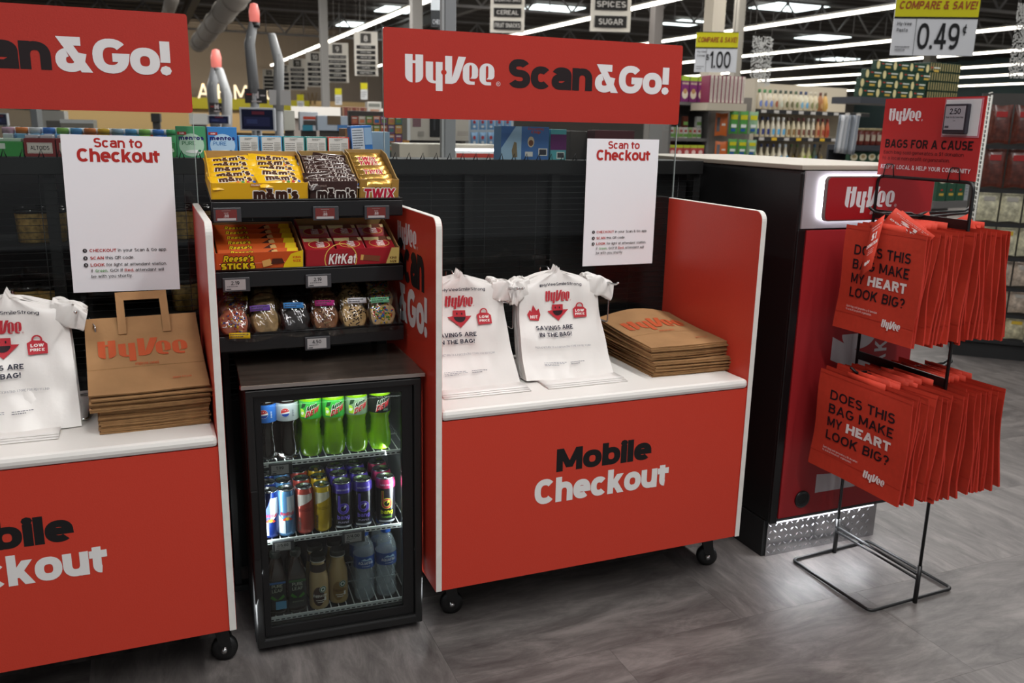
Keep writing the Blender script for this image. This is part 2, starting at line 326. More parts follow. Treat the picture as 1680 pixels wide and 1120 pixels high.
class Print:
    """flat ink on a surface: polygons in 2D, each later layer a hair prouder"""
    def __init__(s, step=.00012): s.mb = MB(); s.z = step; s.step = step; s.items = []
    def lay(s): s.z += s.step; return s
    def poly(s, c, pts): s.items.append((c, [pts], s.z)); return s
    def polys(s, c, L): s.items.append((c, L, s.z)); return s
    def rect(s, c, x0, y0, x1, y1, nx=1):
        s.items.append((c, [[(x0 + (x1 - x0) * i / nx, y0), (x0 + (x1 - x0) * (i + 1) / nx, y0), (x0 + (x1 - x0) * (i + 1) / nx, y1), (x0 + (x1 - x0) * i / nx, y1)] for i in range(nx)], s.z)); s.z += s.step; return s
    def disc(s, c, cx, cy, rx, ry=None, a0=0, a1=360, n=24):
        ry = rx if ry is None else ry; s.items.append((c, [[(cx + rx * math.cos(math.radians(a0 + (a1 - a0) * i / n)), cy + ry * math.sin(math.radians(a0 + (a1 - a0) * i / n))) for i in range(n + (0 if a1 - a0 == 360 else 1))]], s.z)); s.z += s.step; return s
    def text(s, c, t, x, y, h, w=None, weight=.14, align='l', sp=.09, res=16, shear=0, out=None):
        """h = cap height, w = total width to fit (optional)"""
        W, ps = text_polys(t, weight, sp, res, shear); sx = (w / W) if w else h
        ox = x - (0 if align == 'l' else (W * sx / 2 if align == 'c' else W * sx))
        if out:
            W2, p2 = text_polys(t, weight, sp, res, shear)
            th = out[1]; s.items.append((out[0], [[(ox + px * sx + dx * th, y + py * h + dy * th) for px, py in p] for p in p2 for dx, dy in ((1, 0), (-1, 0), (0, 1), (0, -1), (.7, -.7), (-.7, .7))], s.z)); s.z += s.step
        s.items.append((c, [[(ox + px * sx, y + py * h) for px, py in p] for p in ps], s.z)); s.z += s.step; return s
    def logo(s, c, bg, x, y, h, w=None, reg=True, shear=0):
        sx = w / 3.2 if w else h
        s.items.append((c, [[(x + px * sx, y + py * h) for px, py in p] for p in logo_polys(shear)], s.z)); s.z += s.step
        if bg: s.disc(bg, x + (1.345 + .4 * shear) * sx, y + .41 * h, .1 * sx, .1 * h, n=12)
        if reg: s.ring(c, x + 3.32 * sx, y + .07 * h, .07 * sx, .014 * sx); s.text(c, 'R', x + 3.29 * sx, y + .035 * h, .07 * h, weight=.2, res=6)
        return s
    def ring(s, c, cx, cy, r, t, n=16): s.items.append((c, stroke_poly([(cx + r * math.cos(2 * math.pi * i / n), cy + r * math.sin(2 * math.pi * i / n)) for i in range(n)], t, True), s.z)); s.z += s.step; return s
    def lines(s, c, x, y, w, h, rows, fill=.9):
        for i in range(rows):
            yy = y + h * (1 - (i + .5) / rows); q = x; L = []
            while q < x + w * (fill if i < rows - 1 else .6):
                d = random.uniform(.04, .14) * w; L.append([(q, yy - h / rows * .2), (min(q + d, x + w), yy - h / rows * .2), (min(q + d, x + w), yy + h / rows * .2), (q, yy + h / rows * .2)]); q += d + .025 * w
            s.items.append((c, L, s.z))
        s.z += s.step; return s
    def build(s, name, parent=None, xf=None, label=None, mats=None):
        xf = xf or (lambda x, y, z: (x, -z, y)); mb = MB()
        zj = s.step
        for c, L, z in s.items:
            zj += s.step; m = (mats or {}).get(c) or ink(c)
            for p in L:
                zj += 2e-6; vs = [xf(x, y, zj) for x, y in p]
                sl = getattr(xf, 'slice', 0)
                if sl:
                    for tri in (tessellate_polygon([[Vector((x, y, 0)) for x, y in p]]) if len(p) > 3 else [(0, 1, 2)]):
                        for ax, sw in ((0, sl), (1, getattr(xf, 'slice_y', 0))):
                            if ax == 0: parts = [[p[i] for i in tri]]
                            if sw: parts = [q for P_ in parts for q in slice_poly(P_, ax, sw)]
                        for q in parts: mb.add([xf(x, y, zj) for x, y in q], [tuple(range(len(q)))], m)
                    continue
                if len(p) <= 4: fs = [tuple(range(len(p)))]
                else: fs = [tuple(t) for t in tessellate_polygon([[Vector((x, y, 0)) for x, y in p]])]
                mb.add(vs, fs, m)
        o = mb.build(name, None, parent)
        if label: o['label'] = label
        return o
def cyl_xf(R, z0=0, a0=0, cx=0, cy=0):
    """wrap around a vertical cylinder; x=0 faces -y (towards the shopper)"""
    f = lambda x, y, z: (cx + (R + z) * math.sin(x / R + a0), cy - (R + z) * math.cos(x / R + a0), z0 + y)
    f.slice = R * .22; return f
def curved(f, sx=.009, sy=.009): f.slice = sx; f.slice_y = sy; return f
# ================================================================ materials
RED = mat('red_laminate', 'c43d2d', .38, spec=.35, bump=(260, .12))
REDG = mat('red_sign_gloss', 'ae3025', .24, spec=.5, bump=(300, .10))
REDK = mat('red_kiosk', '942024', .45, spec=.4)
WHT = mat('white_laminate', 'e4e1dc', .35)
CORE = mat('white_edge', 'dcdad4', .55, noise=(30, .06))
BLK = mat('black_metal', '171717', .42)
BLKS = mat('black_satin', '101011', .3)
BLKM = mat('black_matte', '1b1b1c', .7)
CHR = mat('chrome_wire', 'c9c9c9', .18, 1)
STEEL = mat('brushed_steel', '8d8a88', .32, 1, noise=(6, .25, (1, 14, 1)), bump=(60, .05, (1, 12, 1)))
KRAFT = mat('kraft_paper', '9c7751', .8, spec=.2, noise=(9, .14), bump=(25, .25))
KRAFT2 = mat('kraft_paper_dark', '8a6844', .85, spec=.2, noise=(40, .2, (1, 1, 8)))
CARD = mat('brown_cardboard', 'a98a58', .8, spec=.2, noise=(20, .1))
PLAS = mat('white_plastic_film', 'e9e5e1', .32, spec=.5, bump=(14, .6), translucent=.12)
CREAM = mat('cream_wall', 'cbb48c', .8)
# ================================================================ floor
def floor_mat():
    m = bpy.data.materials.new('vinyl_plank'); m.use_nodes = True; nt = m.node_tree; b = nt.nodes['Principled BSDF']; N = nt.nodes.new; L = nt.links.new
    tc = N('ShaderNodeTexCoord'); oi = N('ShaderNodeObjectInfo'); cb = N('ShaderNodeCombineXYZ'); mu = N('ShaderNodeMath'); mu.operation = 'MULTIPLY'; mu.inputs[1].default_value = 40
    L(oi.outputs['Random'], mu.inputs[0]); L(mu.outputs[0], cb.inputs[2]); ad = N('ShaderNodeVectorMath'); L(tc.outputs['Object'], ad.inputs[0]); L(cb.outputs[0], ad.inputs[1])
    mp = N('ShaderNodeMapping'); mp.inputs['Scale'].default_value = (1.3, 4.6, 1); sp_ = N('ShaderNodeSeparateXYZ'); sw = N('ShaderNodeCombineXYZ'); L(ad.outputs[0], sp_.inputs[0]); L(sp_.outputs[0], sw.inputs[1]); L(sp_.outputs[1], sw.inputs[0]); L(sp_.outputs[2], sw.inputs[2])
    gt = N('ShaderNodeMath'); gt.operation = 'GREATER_THAN'; gt.inputs[1].default_value = .45; L(oi.outputs['Random'], gt.inputs[0]); mv = N('ShaderNodeMix'); mv.data_type = 'VECTOR'; L(gt.outputs[0], mv.inputs['Factor']); L(ad.outputs[0], mv.inputs[4]); L(sw.outputs[0], mv.inputs[5]); L(mv.outputs[1], mp.inputs[0])
    n1 = N('ShaderNodeTexNoise'); n1.inputs['Scale'].default_value = 2.6; n1.inputs['Detail'].default_value = 9; n1.inputs['Roughness'].default_value = .74; n1.inputs['Distortion'].default_value = .5; L(mp.outputs[0], n1.inputs['Vector'])
    r = N('ShaderNodeValToRGB'); e = r.color_ramp.elements; e[0].position = .33; e[0].color = lin('474241'); e[1].position = .67; e[1].color = lin('7d7774'); k = e.new(.5); k.color = lin('625d5b'); L(n1.outputs['Fac'], r.inputs[0])
    hs = N('ShaderNodeHueSaturation'); mr = N('ShaderNodeMapRange'); mr.inputs[3].default_value = .93; mr.inputs[4].default_value = 1.05; L(oi.outputs['Random'], mr.inputs[0]); L(mr.outputs[0], hs.inputs['Value']); L(r.outputs[0], hs.inputs['Color'])
    L(hs.outputs[0], b.inputs['Base Color']); b.inputs['Roughness'].default_value = .42; b.inputs['Specular IOR Level'].default_value = .4
    bp = N('ShaderNodeBump'); bp.inputs['Strength'].default_value = .12; bp.inputs['Distance'].default_value = .002; L(n1.outputs['Fac'], bp.inputs['Height']); L(bp.outputs[0], b.inputs['Normal'])
    return m
VIN = floor_mat()
fl = tag(MB().box((-24, -8, -.12), (48, 50, -.0045)).build('floor', VIN), kind='structure')
TW, TH = .46, .92; tm = None; gap = .0003
for i in range(-3, 10):
    for j in range(-3, 8):
        x0 = i * TH + (j % 2) * TH / 2; y0 = j * TW - .2
        if x0 < -2.4 or x0 > 6.5 or (y0 > 1.2 and x0 < 1.0) or (y0 < -1.0 and x0 > 3) : continue
        if tm is None:
            o = MB().box((gap, gap, -.0045), (TH - gap, TW - gap, 0)).build('floor_tile', VIN, fl); tm = o.data; t0 = o
        else: o = t0.copy(); COL.objects.link(o); o.parent = fl
        o.location = (x0, y0, 0)
# ================================================================ ceiling, walls
DECK = mat('dark_roof_deck', '5a5552', .9, noise=(.6, .3)); JO = mat('dark_joist', '6e6965', .7); TR = mat('truss_steel', '9d9c9c', .5); TRD = mat('truss_steel_dark', '55524f', .6)
TUBE = mat('fluorescent_tube', 'fff8ea', .5, emit=5.5); SKY = mat('skylight_panel', 'e8f4f4', .6, emit=2.6)
ce = tag(box('ceiling', (-24, -8, 6.2), (48, 50, 6.3), DECK), kind='structure')
for k in range(44):
    y = -4 + k * 1.25; MBj = MB().box((-20, y - .05, 5.95), (46, y + .05, 6.2)).box((-20, y - .09, 5.93), (46, y + .09, 5.95)); MBj.build('joist', JO, ce)
tag(box('wall_back', (-24, 48, 0), (48, 48.3, 6.2), mat('grey_upper_wall', '77716c', .8)), kind='structure')
tag(box('wall_right', (46, -8, 0), (46.3, 48, 6.2), mat('teal_wall', '46595c', .8)), kind='structure')
tag(box('wall_left', (-24.3, -8, 0), (-24, 48, 6.2), CREAM), kind='structure')
def truss(y, x0, x1, where, m=TR):
    t = thing('roof_truss', where, 'truss', (x0, y, 4.9), group='roof trusses under the dark deck'); L = x1 - x0
    MB().box((0, -.05, 0), (L, .05, .07)).build('chord', m, t); MB().box((0, -.05, .93), (L, .05, 1.0)).build('chord', m, t)
    n = int(L / 1.5); w = None
    for i in range(n):
        a = (i * 1.5, 0, .07); b = (i * 1.5 + .75, 0, .93); c = (i * 1.5 + 1.5, 0, .07)
        if w is None: w = MB().tube([a, b], .035, 5).tube([b, c], .035, 5).tube([(.75, 0, 0), (.75, 0, .93)], .02, 4).build('web', m, t); w0 = w
        else: w = w0.copy(); COL.objects.link(w); w.parent = t; w.location = (i * 1.5, 0, 0)
    return t
for y, x0, x1, wh in ((6.2, 2.5, 13, 'nearest white open web roof truss behind the hanging aisle signs'), (11.5, 3, 25, 'second white open web roof truss, above the dressing shelves'), (17, 4, 34, 'third open web roof truss back from the checkout'), (24, -3, 38, 'fourth open web roof truss back, above the numbered aisle signs'), (36, -4, 40, 'farthest open web roof truss towards the cream back wall')):
    truss(y, x0, x1, wh)
for x, y0, y1, wh in ((1.2, 8, 40, 'long grey steel girder running back over the lane lights'), (9.5, 8, 40, 'long grey steel girder running back over the shelves')):
    tag(MB().box((x - .12, y0, 5.1), (x + .12, y1, 5.17)).box((x - .03, y0, 5.17), (x + .03, y1, 5.5)).box((x - .12, y0, 5.5), (x + .12, y1, 5.57)).build('roof_girder', TRD), wh, 'girder')
# skylights
for i, (px, py, w) in enumerate(((145, 14, 1.6), (650, 8, 1.6), (575, 33, 1.2), (905, 6, 2.4), (1125, 30, 1.8), (1295, 3, 2.6), (1350, 55, 2.2), (1375, 92, 2.2))):
    c = at(px, py, 2, 6.1); w *= .42
    sk = tag(MB().box((c.x - w, c.y - .9, 5.9), (c.x + w, c.y + .9, 5.925)).build('skylight', SKY), ('bright skylight in the dark deck above ' + ('the far left red sign', 'the farther lane light', 'the numbered aisle signs', 'the bread and cereal aisle sign', 'the gap between red sign and beige column', 'the one dollar price sign', 'the salad dressing shelves', 'the stacked pasta boxes')[i]), 'skylight', 'skylights')
# fluorescent rows: run towards the back wall
for i, (px, py, y0, y1) in enumerate(((302, 14, 4, 8.2), (560, 60, 3, 47), (1000, 23, 3, 47), (1141, 60, 2, 47), (1300, 84, 3, 47), (1400, 104, 3, 47), (1340, 126.5, 6, 47), (1310, 140.7, 8, 47), (1325, 151.5, 10, 47))):
    c = at(px, py, 2, 4.35); nm = ('short row beyond the left red sign', 'row above the numbered aisle signs', 'row above the flour and spices sign', 'row passing behind the beige column', 'row behind the one dollar price sign', 'row crossing behind the forty-nine cent sign', 'row just above the pasta boxes', 'row second lowest above the dressing bottles', 'lowest and farthest row over the teal wall')[i]
    t = thing('fluorescent_light', 'white fluorescent tube light, ' + nm, 'ceiling light', (c.x, 0, 4.35), group='fluorescent rows')
    MB().box((-.035, y0, -.03), (.035, y1, .03)).build('tube', TUBE, t); MB().box((-.09, y0, .035), (.09, y1, .08)).build('reflector', mat('lamp_housing', 'b9b8b2', .5), t)
# duct
dm = mat('grey_duct', '8d8880', .6)
a = dp(395, -15, 14); b = dp(325, 72, 22)
t = thing('air_duct', 'round grey sheet metal air duct under the dark deck', 'duct'); MB().tube([a, b], .20, 16).build('pipe', dm, t)
for k in range(5): c = a.lerp(b, (k + .5) / 5); d = (b - a).normalized() * .06; MB().tube([c - d, c + d], .22, 16).build('collar', dm, t)
a = dp(283, -5, 16); b = dp(275, 22, 20); tag(MB().tube([a, b], .13, 12).build('air_duct', dm), 'short grey duct end above the left red sign', 'duct')
# columns
def column(px, depth, w, lab, c='b7ae9e', top=6.2, base=0):
    p = dp(px, 300, depth); t = thing('column', lab, 'column', (p.x, p.y, 0), rz=0); m = mat('column_' + c, c, .6)
    MB().box((-w / 2, -w / 2, base), (w / 2, w / 2, top)).build('shaft', m, t, bevel=.01); MB().box((-w / 2 - .05, -w / 2 - .05, 0), (w / 2 + .05, w / 2 + .05, .3)).build('base', m, t, bevel=.01)
column(1153, 12.5, .21, 'beige square steel column beside the one dollar price sign')
column(1192, 22, .2, 'thin grey steel column behind the one dollar price sign', '8f8a80')
column(538, 24, .2, 'grey square column behind the aisle nine sign', '8e8c88')
column(1062, 26, .28, 'pale grey column beyond the flour and spices sign', '6f6a66')
column(684, 17, .2, 'light grey column above the red sign, farther', '83807b')
column(1500, 30, .3, 'distant grey column near the teal wall', '77736c')
# ================================================================ checkout carts
W, D, T = 1.047, .526, .017
Z0, Z1, ZC = .164, 1.2305, .704
PLEX = glass('acrylic', 'f4f6f5', .0, .55)
def caster(parent, x, y, a=0):
    t = MB().box((-.028, -.028, .128), (.028, .028, .134)).tube([(0, 0, .134), (0, 0, .095)], .012, 8).build('caster', BLK, parent); t.location = (x, y, 0.03); t.rotation_euler.z = a
    MB().prism([(-.02, .1), (.02, .1), (.03, .02), (-.0, .02)], -.022, -.018, None, lambda p, q, z: (p + .01, z, q)).prism([(-.02, .1), (.02, .1), (.03, .02), (.0, .02)], .018, .022, None, lambda p, q, z: (p + .01, z, q)).build('fork', BLK, t)
    w = MB().lathe([(.02, -.014), (.034, -.012), (.036, 0), (.034, .012), (.02, .014)], 20).build('wheel', mat('black_rubber', '121212', .45), t); w.rotation_euler.x = math.pi / 2; w.location = (.02, 0, .007)
    MB().tube([(.02, -.025, .007), (.02, .025, .007)], .008, 8).build('axle', CHR, t)
    return t
def cart(x0, lab):
    t = thing('checkout_cart', lab, 'checkout counter', (x0, 0, 0), group='mobile checkout counters')
    prof = [(0, Z0), (D, Z0), (D, Z1)] + [(.03 - .03 * math.sin(math.radians(a)), Z1 - .03 + .03 * math.cos(math.radians(a))) for a in range(0, 91, 15)]
    for s in (0, 1):
        xa = s * (W - T); p = MB().prism(prof, xa, xa + T, None, lambda y, z, x: (x, y, z)).build('side_panel', CORE, t, bevel=.0012)
        pr2 = [(.0015 + y * (D - .003) / D, Z0 + .001 + (z - Z0) * .9975) for y, z in prof]
        for xx in (xa - .0007, xa + T + .0001): MB().prism(pr2, xx, xx + .0006, None, lambda y, z, x: (x, y, z)).build('laminate_face', RED, p)
    MB().box((T, .0, ZC - .03), (W - T, D, ZC)).build('countertop', WHT, t, bevel=.011, )
    fp = box('front_panel', (T, .004, Z0), (W - T, .02, ZC - .0305), RED, t)
    box('back_panel', (T, D - .02, Z0), (W - T, D - .004, ZC - .0305), RED, t); box('bottom_panel', (T, .021, Z0), (W - T, D - .021, Z0 + .016), CORE, t)
    pr = Print(); pr.text('1c1a1b', 'Mobile', .370, .480, .071, .321, weight=.245, sp=.02, res=28); pr.text('e0dedc', 'Checkout', .302, .385, .078, .456, weight=.245, sp=.02, res=28)
    pr.build('lettering', fp, lambda x, y, z: (x, .004 - z, y))
    for x, y in ((.075, .15), (W - .045, .14), (.075, D - .06), (W - .045, D - .06)): caster(t, x, y, random.uniform(-.6, .6))
    # clear shield with the red header board
    sh = MB().prism(rbox_poly(W, 1.7435 - ZC, .008, x0=0, y0=ZC), D - .0, D + .005, None, lambda x, z, y: (x, y, z)).build('clear_shield', PLEX, t)
    for xe in (.0, W - .0016): box('shield_edge', (xe, D - .0006, ZC + .001), (xe + .0016, D + .0056, 1.48), mat('acrylic_edge', 'b4bebc', .3), sh)
    hd = MB().prism(rbox_poly(W, .262, .008, x0=0, y0=1.4817), D - .004, D - .001, None, lambda x, z, y: (x, y, z)).build('header_board', REDG, t)
    MB().prism(rbox_poly(W, .262, .008, x0=0, y0=1.4817), D + .006, D + .008, None, lambda x, z, y: (x, y, z)).build('header_backing', WHT, t)
    pr = Print(); pr.logo('dcdadb', 'b83224', .067, 1.588, .082, .293); pr.text('221a1c', 'Scan', .404, 1.583, .089, .300, weight=.245, sp=.015, res=30)
    pr.text('dcdadb', '&Go!', .714, 1.580, .089, .283, weight=.245, sp=.015, res=30)
    pr.build('lettering', hd, lambda x, y, z: (x, D - .004 - z, y))
    return t
c1 = cart(0, 'red and white checkout counter beside the bag stand, its whole front in view')
c2 = cart(-.548 - W, 'red and white checkout counter partly cut off at the left edge of the picture')
for c, s in ((c1, 0), (c2, 0)):
    sp = [o for o in c.children if o.name.startswith('side_panel')][0]
    fm = lambda x, y, z: (-.0008 - z, .376 - x, y)
    pr = Print(); pr.logo('dcdadb', 'c23a28', 0, 1.125, .062, .200); pr.text('1c1a1b', 'Scan', -.0, 1.015, .125, .272, weight=.245, sp=.015); pr.text('dcdadb', '&Go!', .015, .893, .112, .285, weight=.245, sp=.015)
    pr.build('lettering', sp, fm)
# ---- posters (printed code left out)
def poster(x, z, rot, lab, w=.279, h=.432):
    t = tag(MB().box((0, -.0016, 0), (w, 0, h)).build('checkout_poster', mat('poster_white', 'efeef2', .5)), lab, 'poster', 'scan to checkout posters'); t.location = (x, D - .0005, z); t.rotation_euler.y = rot
    p = Print(); r = 'b02c28'; k = '3a3638'
    p.text(r, 'Scan to', w * .285, .399, .0255, w * .44, weight=.19, sp=.04, res=24); p.text(r, 'Checkout', w * .13, .360, .036, w * .75, weight=.22, sp=.02, res=24)
    for i, (a, b, yy) in enumerate((('CHECKOUT', 'in your Scan & Go app.', .262), ('SCAN', 'this QR code.', .214), ('LOOK', 'for light at attendant station.', .169))):
        p.disc(k, w * .133, h * yy + .004, .0058, n=14); p.text('d9d6db', str(i + 1), w * .133, h * yy + .0015, .0052, weight=.2, align='c', res=8)
        wa = (.245, .125, .13)[i] * w; p.text(r, a, w * .175, h * yy, .0085, wa, weight=.17, res=8); p.text(k, b, w * .19 + wa, h * yy, .0085, (.46, .265, .565)[i] * w, weight=.13, res=8)
    p.text(k, 'If', w * .175, h * .131, .0085, weight=.13, res=8).text('5b9a55', 'Green,', w * .215, h * .131, .0085, w * .115, weight=.15, res=8).text(k, 'GO! If', w * .35, h * .131, .0085, w * .12, weight=.13, res=8).text(r, 'Red,', w * .485, h * .131, .0085, w * .085, weight=.15, res=8).text(k, 'attendant will', w * .585, h * .131, .0085, w * .27, weight=.13, res=8)
    p.text(k, 'be with you shortly.', w * .175, h * .095, .0085, w * .38, weight=.13, res=8)
    p.build('lettering', t, lambda x, y, z: (x, -.0016 - z, y)); return t
poster(-.893, .987, .012, 'white scan to checkout poster on the clear shield next to the candy rack')
poster(.696, .998, -.0, 'white scan to checkout poster on the right shield, above the tilted paper bags')
# ================================================================ kiosk
KY = .0855; KX0, KX1, KZ = 1.241, 1.80, 1.36
k = thing('self_service_kiosk', 'tall black and red kiosk with a lit logo sign, beside the bag stand', 'kiosk', (KX0, KY, 0)); kw = KX1 - KX0
bd = MB().box((0, 0, .135), (kw, 1.1, KZ - .012)).build('cabinet', mat('black_cabinet', '161718', .45, noise=(3, .1)), k, bevel=.012)
box('base', (.0, .03, 0), (kw - .05, 1.08, .135), BLKM, k)
MB().box((-.004, .002, KZ - .012), (kw + .004, 1.1, KZ + .004)).build('top_cap', mat('beige_top', 'a39a8c', .5), k, bevel=.003)
box('header_band', (.006, -.006, 1.164), (kw - .004, 0, KZ - .014), mat('silver_panel', 'a9a4a8', .35, .3), k)
fr = box('front_panel', (.03, -.006, .155), (kw - .012, 0, 1.158), REDK, k)
p = Print(); wg = 'b9b3b5'
p.poly(wg, [(.185, .795), (.185, .715), (.40, .625), (.40, .69)]); p.disc(wg, .30, .80, .075, .055, 180, 360); p.poly(wg, [(.18, .30), (.36, .285), (.36, .23), (.18, .23)]); p.poly(wg, [(.24, .33), (.36, .31), (.36, .285), (.24, .30)])
for i, ch in enumerate('MAKE'):
    Wg, ps = glyph(ch, .2, 10); p.polys(wg, [[(.43 - (y) * .055, .62 + i * .055 + x * .05) for x, y in q] for q in ps])
p.build('graphics', fr, lambda x, y, z: (x, -.006 - z, y))
MB().lathe([(.031, 0), (.031, .006), (.024, .006), (.02, .003)], 24).build('speaker_grille', BLKS, k).matrix_local = Matrix.Translation((.124, -.006, .216)) @ Matrix.Rotation(math.pi / 2, 4, 'X')
sg = MB().prism(rbox_poly(.457, .142, .017, x0=.068, y0=1.189), -.034, -.022, None, lambda x, z, y: (x, y, z)).build('logo_sign', mat('sign_trim', '8b7a76', .4, .6), k)
MB().prism(rbox_poly(.449, .134, .014, x0=.072, y0=1.193), -.0355, -.034, None, lambda x, z, y: (x, y, z)).build('sign_face', mat('sign_red', '97191e', .35), sg)
p = Print(); p.logo('cfc9cb', '97191e', .145, 1.232, .066, .208, shear=.06); p.text('cfc9cb', 'EMPLOYEE OWNED', .255, 1.209, .009, .115, weight=.12, res=8); p.build('lettering', sg, lambda x, y, z: (x, -.0355 - z, y))
LED = mat('led_halo', 'f4f6ff', .5, emit=9)
MB().prism(rbox_poly(.449, .134, .014, x0=.072, y0=1.193), -.019, -.010, None, lambda x, z, y: (x, y, z)).build('led_backlight', LED, sg)
box('led_strip', (.04, .008, .131), (kw - .08, .018, .1345), mat('led_strip_soft', 'f4f6ff', .5, emit=1.5), k)
area('kiosk_floor_led', (KX0 + .25, KY - .03, .145), .4, .03, 1.0, (.93, .96, 1), (math.radians(-12), 0, 0))
DP = mat('diamond_plate', 'b4b4b6', .26, 1, noise=(8, .12))
bp_ = box('diamond_plate', (.012, .022, .0), (kw - .05, .029, .128), DP, k)
mbp = MB(); nn = 0
for i in range(21):
    for j in range(5):
        cx = .024 + i * .0235; cz = .014 + j * .025; s = 1 if (i + j) % 2 else -1
        if cx > kw - .065: continue
        q = [(-.0115, 0), (0, .0034), (.0115, 0), (0, -.0034)]; a = .8 * s; q = [(cx + x * math.cos(a) - z * math.sin(a), cz + x * math.sin(a) + z * math.cos(a)) for x, z in q]
        mbp.add([(x, .022, z) for x, z in q] + [(cx, .0195, cz)], [(0, 1, 4), (1, 2, 4), (2, 3, 4), (3, 0, 4)])
tag(mbp.build('raised_lugs', DP, bp_), kind='stuff')
box('corner_trim', (-.002, -.002, .135), (.03, .004, 1.16), BLKS, k, .004)
# ================================================================ bag stand
sx = 1.512; ya, yb = .048, -.318; st = thing('bag_stand', 'black wire floor stand holding red reusable bags on two tiers', 'display stand', (sx, -.135, 0))
ST = mat('black_powder_coat', '141415', .38)
def S(x, y, z): return (x - sx, y + .135, z)
def rounded(pts, r, closed=True):
    out = []; n = len(pts)
    for i in range(n):
        p = Vector(pts[i])
        if not closed and i in (0, n - 1): out.append(p); continue
        a = (Vector(pts[i - 1]) - p).normalized(); b = (Vector(pts[(i + 1) % n]) - p).normalized()
        for k_ in range(5): u = k_ / 4; out.append(p + a * r * (1 - u) ** 2 + b * r * u ** 2)
    return out
MB().tube(rounded([S(1.32, ya - .005, .008), S(1.324, yb, .008), S(1.69, yb + .015, .008), S(1.684, ya + .018, .008)], .02), .0055, 8, closed=True).build('base_loop', ST, st)
MB().tube(rounded([S(sx, yb, .008), S(sx, yb, 1.333), S(sx, ya, 1.333), S(sx, ya, .008)], .025, False), .0052, 8).build('frame', ST, st)
for yy in (ya, yb): MB().tube([S(sx, yy, .0), S(sx, yy, .13)], .0075, 8).build('leg_sleeve', ST, st)
MB().tube([S(sx - .004, ya, .10), S(sx - .004, yb, .10)], .005, 6).build('crossbar', ST, st); MB().tube([S(sx - .006, ya, .085), S(sx - .006, yb, .085)], .004, 6).build('crossbar', ST, st)
for z in (1.212, .735): MB().box(S(sx - .003, yb, z - .014), S(sx + .003, ya, z + .014)).build('crossbar', ST, st)
for z in (1.240, .742):
    for s, xe in ((-1, 1.315), (1, 1.74)):
        MB().tube([S(sx, -.125, z - .02), S(sx + s * .03, -.13, z - .01), S(xe - s * .03, -.13, z - .008), S(xe, -.13, z + .01)], .0042, 6).build('arm', ST, st)
        MB().tube([S(sx, -.15, z - .02), S(xe - s * .05, -.15, z - .012), S(xe - s * .01, -.143, z - .002), S(xe, -.13, z + .01)], .0042, 6).build('arm', ST, st)
for yy in (.0, -.25):
    MB().tube(rounded([S(sx - .006, yy + .022, 1.333), S(sx - .006, yy + .015, 1.372), S(sx - .006, yy - .015, 1.372), S(sx - .006, yy - .022, 1.333)], .006, False), .0018, 6).build('sign_clip', ST, st)
# sign on the stand, in the plane x = sx, facing the shoppers' side (-x)
ss = tag(MB().box((-.0015, -.372, 0), (.0015, 0, .236)).build('stand_sign', mat('sign_card_red', 'b92a2a', .4)), 'red bags for a cause sign clipped on top of the bag stand', 'sign'); ss.location = (sx + .001, .053, 1.337)
fmx = lambda x, y, z: (-.0017 - z, -x, y)
p = Print(); p.logo('e6dfe0', 'b92a2a', .022, .168, .038, .128); p.text('2b1517', 'BAGS FOR A CAUSE', .020, .086, .026, .330, weight=.2); p.text('3a1a1c', 'Each bag sold generates a $1 donation', .018, .067, .0105, .305, weight=.10, res=8)
p.text('3a1a1c', 'to a local non-profit organization.', .016, .049, .0105, .262, weight=.10, res=8); p.text('e6dfe0', 'KEEP IT LOCAL & HELP YOUR COMMUNITY', .014, .021, .013, .340, weight=.19, res=8)
p.build('lettering', ss, fmx)
MB().box((-.0035, -.364, .122), (-.0018, -.234, .232)).build('white_panel', mat('pale_pink_edge', 'c07a86', .4), ss); MB().box((-.0042, -.359, .127), (-.0036, -.239, .228)).build('price_window', mat('window_white', 'dcdadc', .5), ss)
tg = thing('electronic_price_tag', 'square black electronic price tag reading 2.50 on the red stand sign', 'price tag', (sx - .004, .053 - .248, 1.337 + .131))
MB().box((-.014, -.081, 0), (0, 0, .085)).build('housing', mat('tag_black', '26232b', .4), tg, bevel=.003)
MB().box((-.0148, -.074, .012), (-.0141, -.006, .079)).build('screen', mat('tag_screen', 'a09da4', .4), tg)
p = Print(); p.text('26232b', '2.50', .04, .056, .016, .038, weight=.16, align='c'); p.text('26232b', 'Bags for My Cause Bag', .04, .045, .005, .060, weight=.12, align='c', res=6); p.text('3c3940', '1 ea', .04, .036, .004, weight=.1, align='c', res=6); p.rect('4d4a52', .010, .017, .024, .023); p.build('lettering', tg, lambda x, y, z: (-.0149 - z, -x, y))
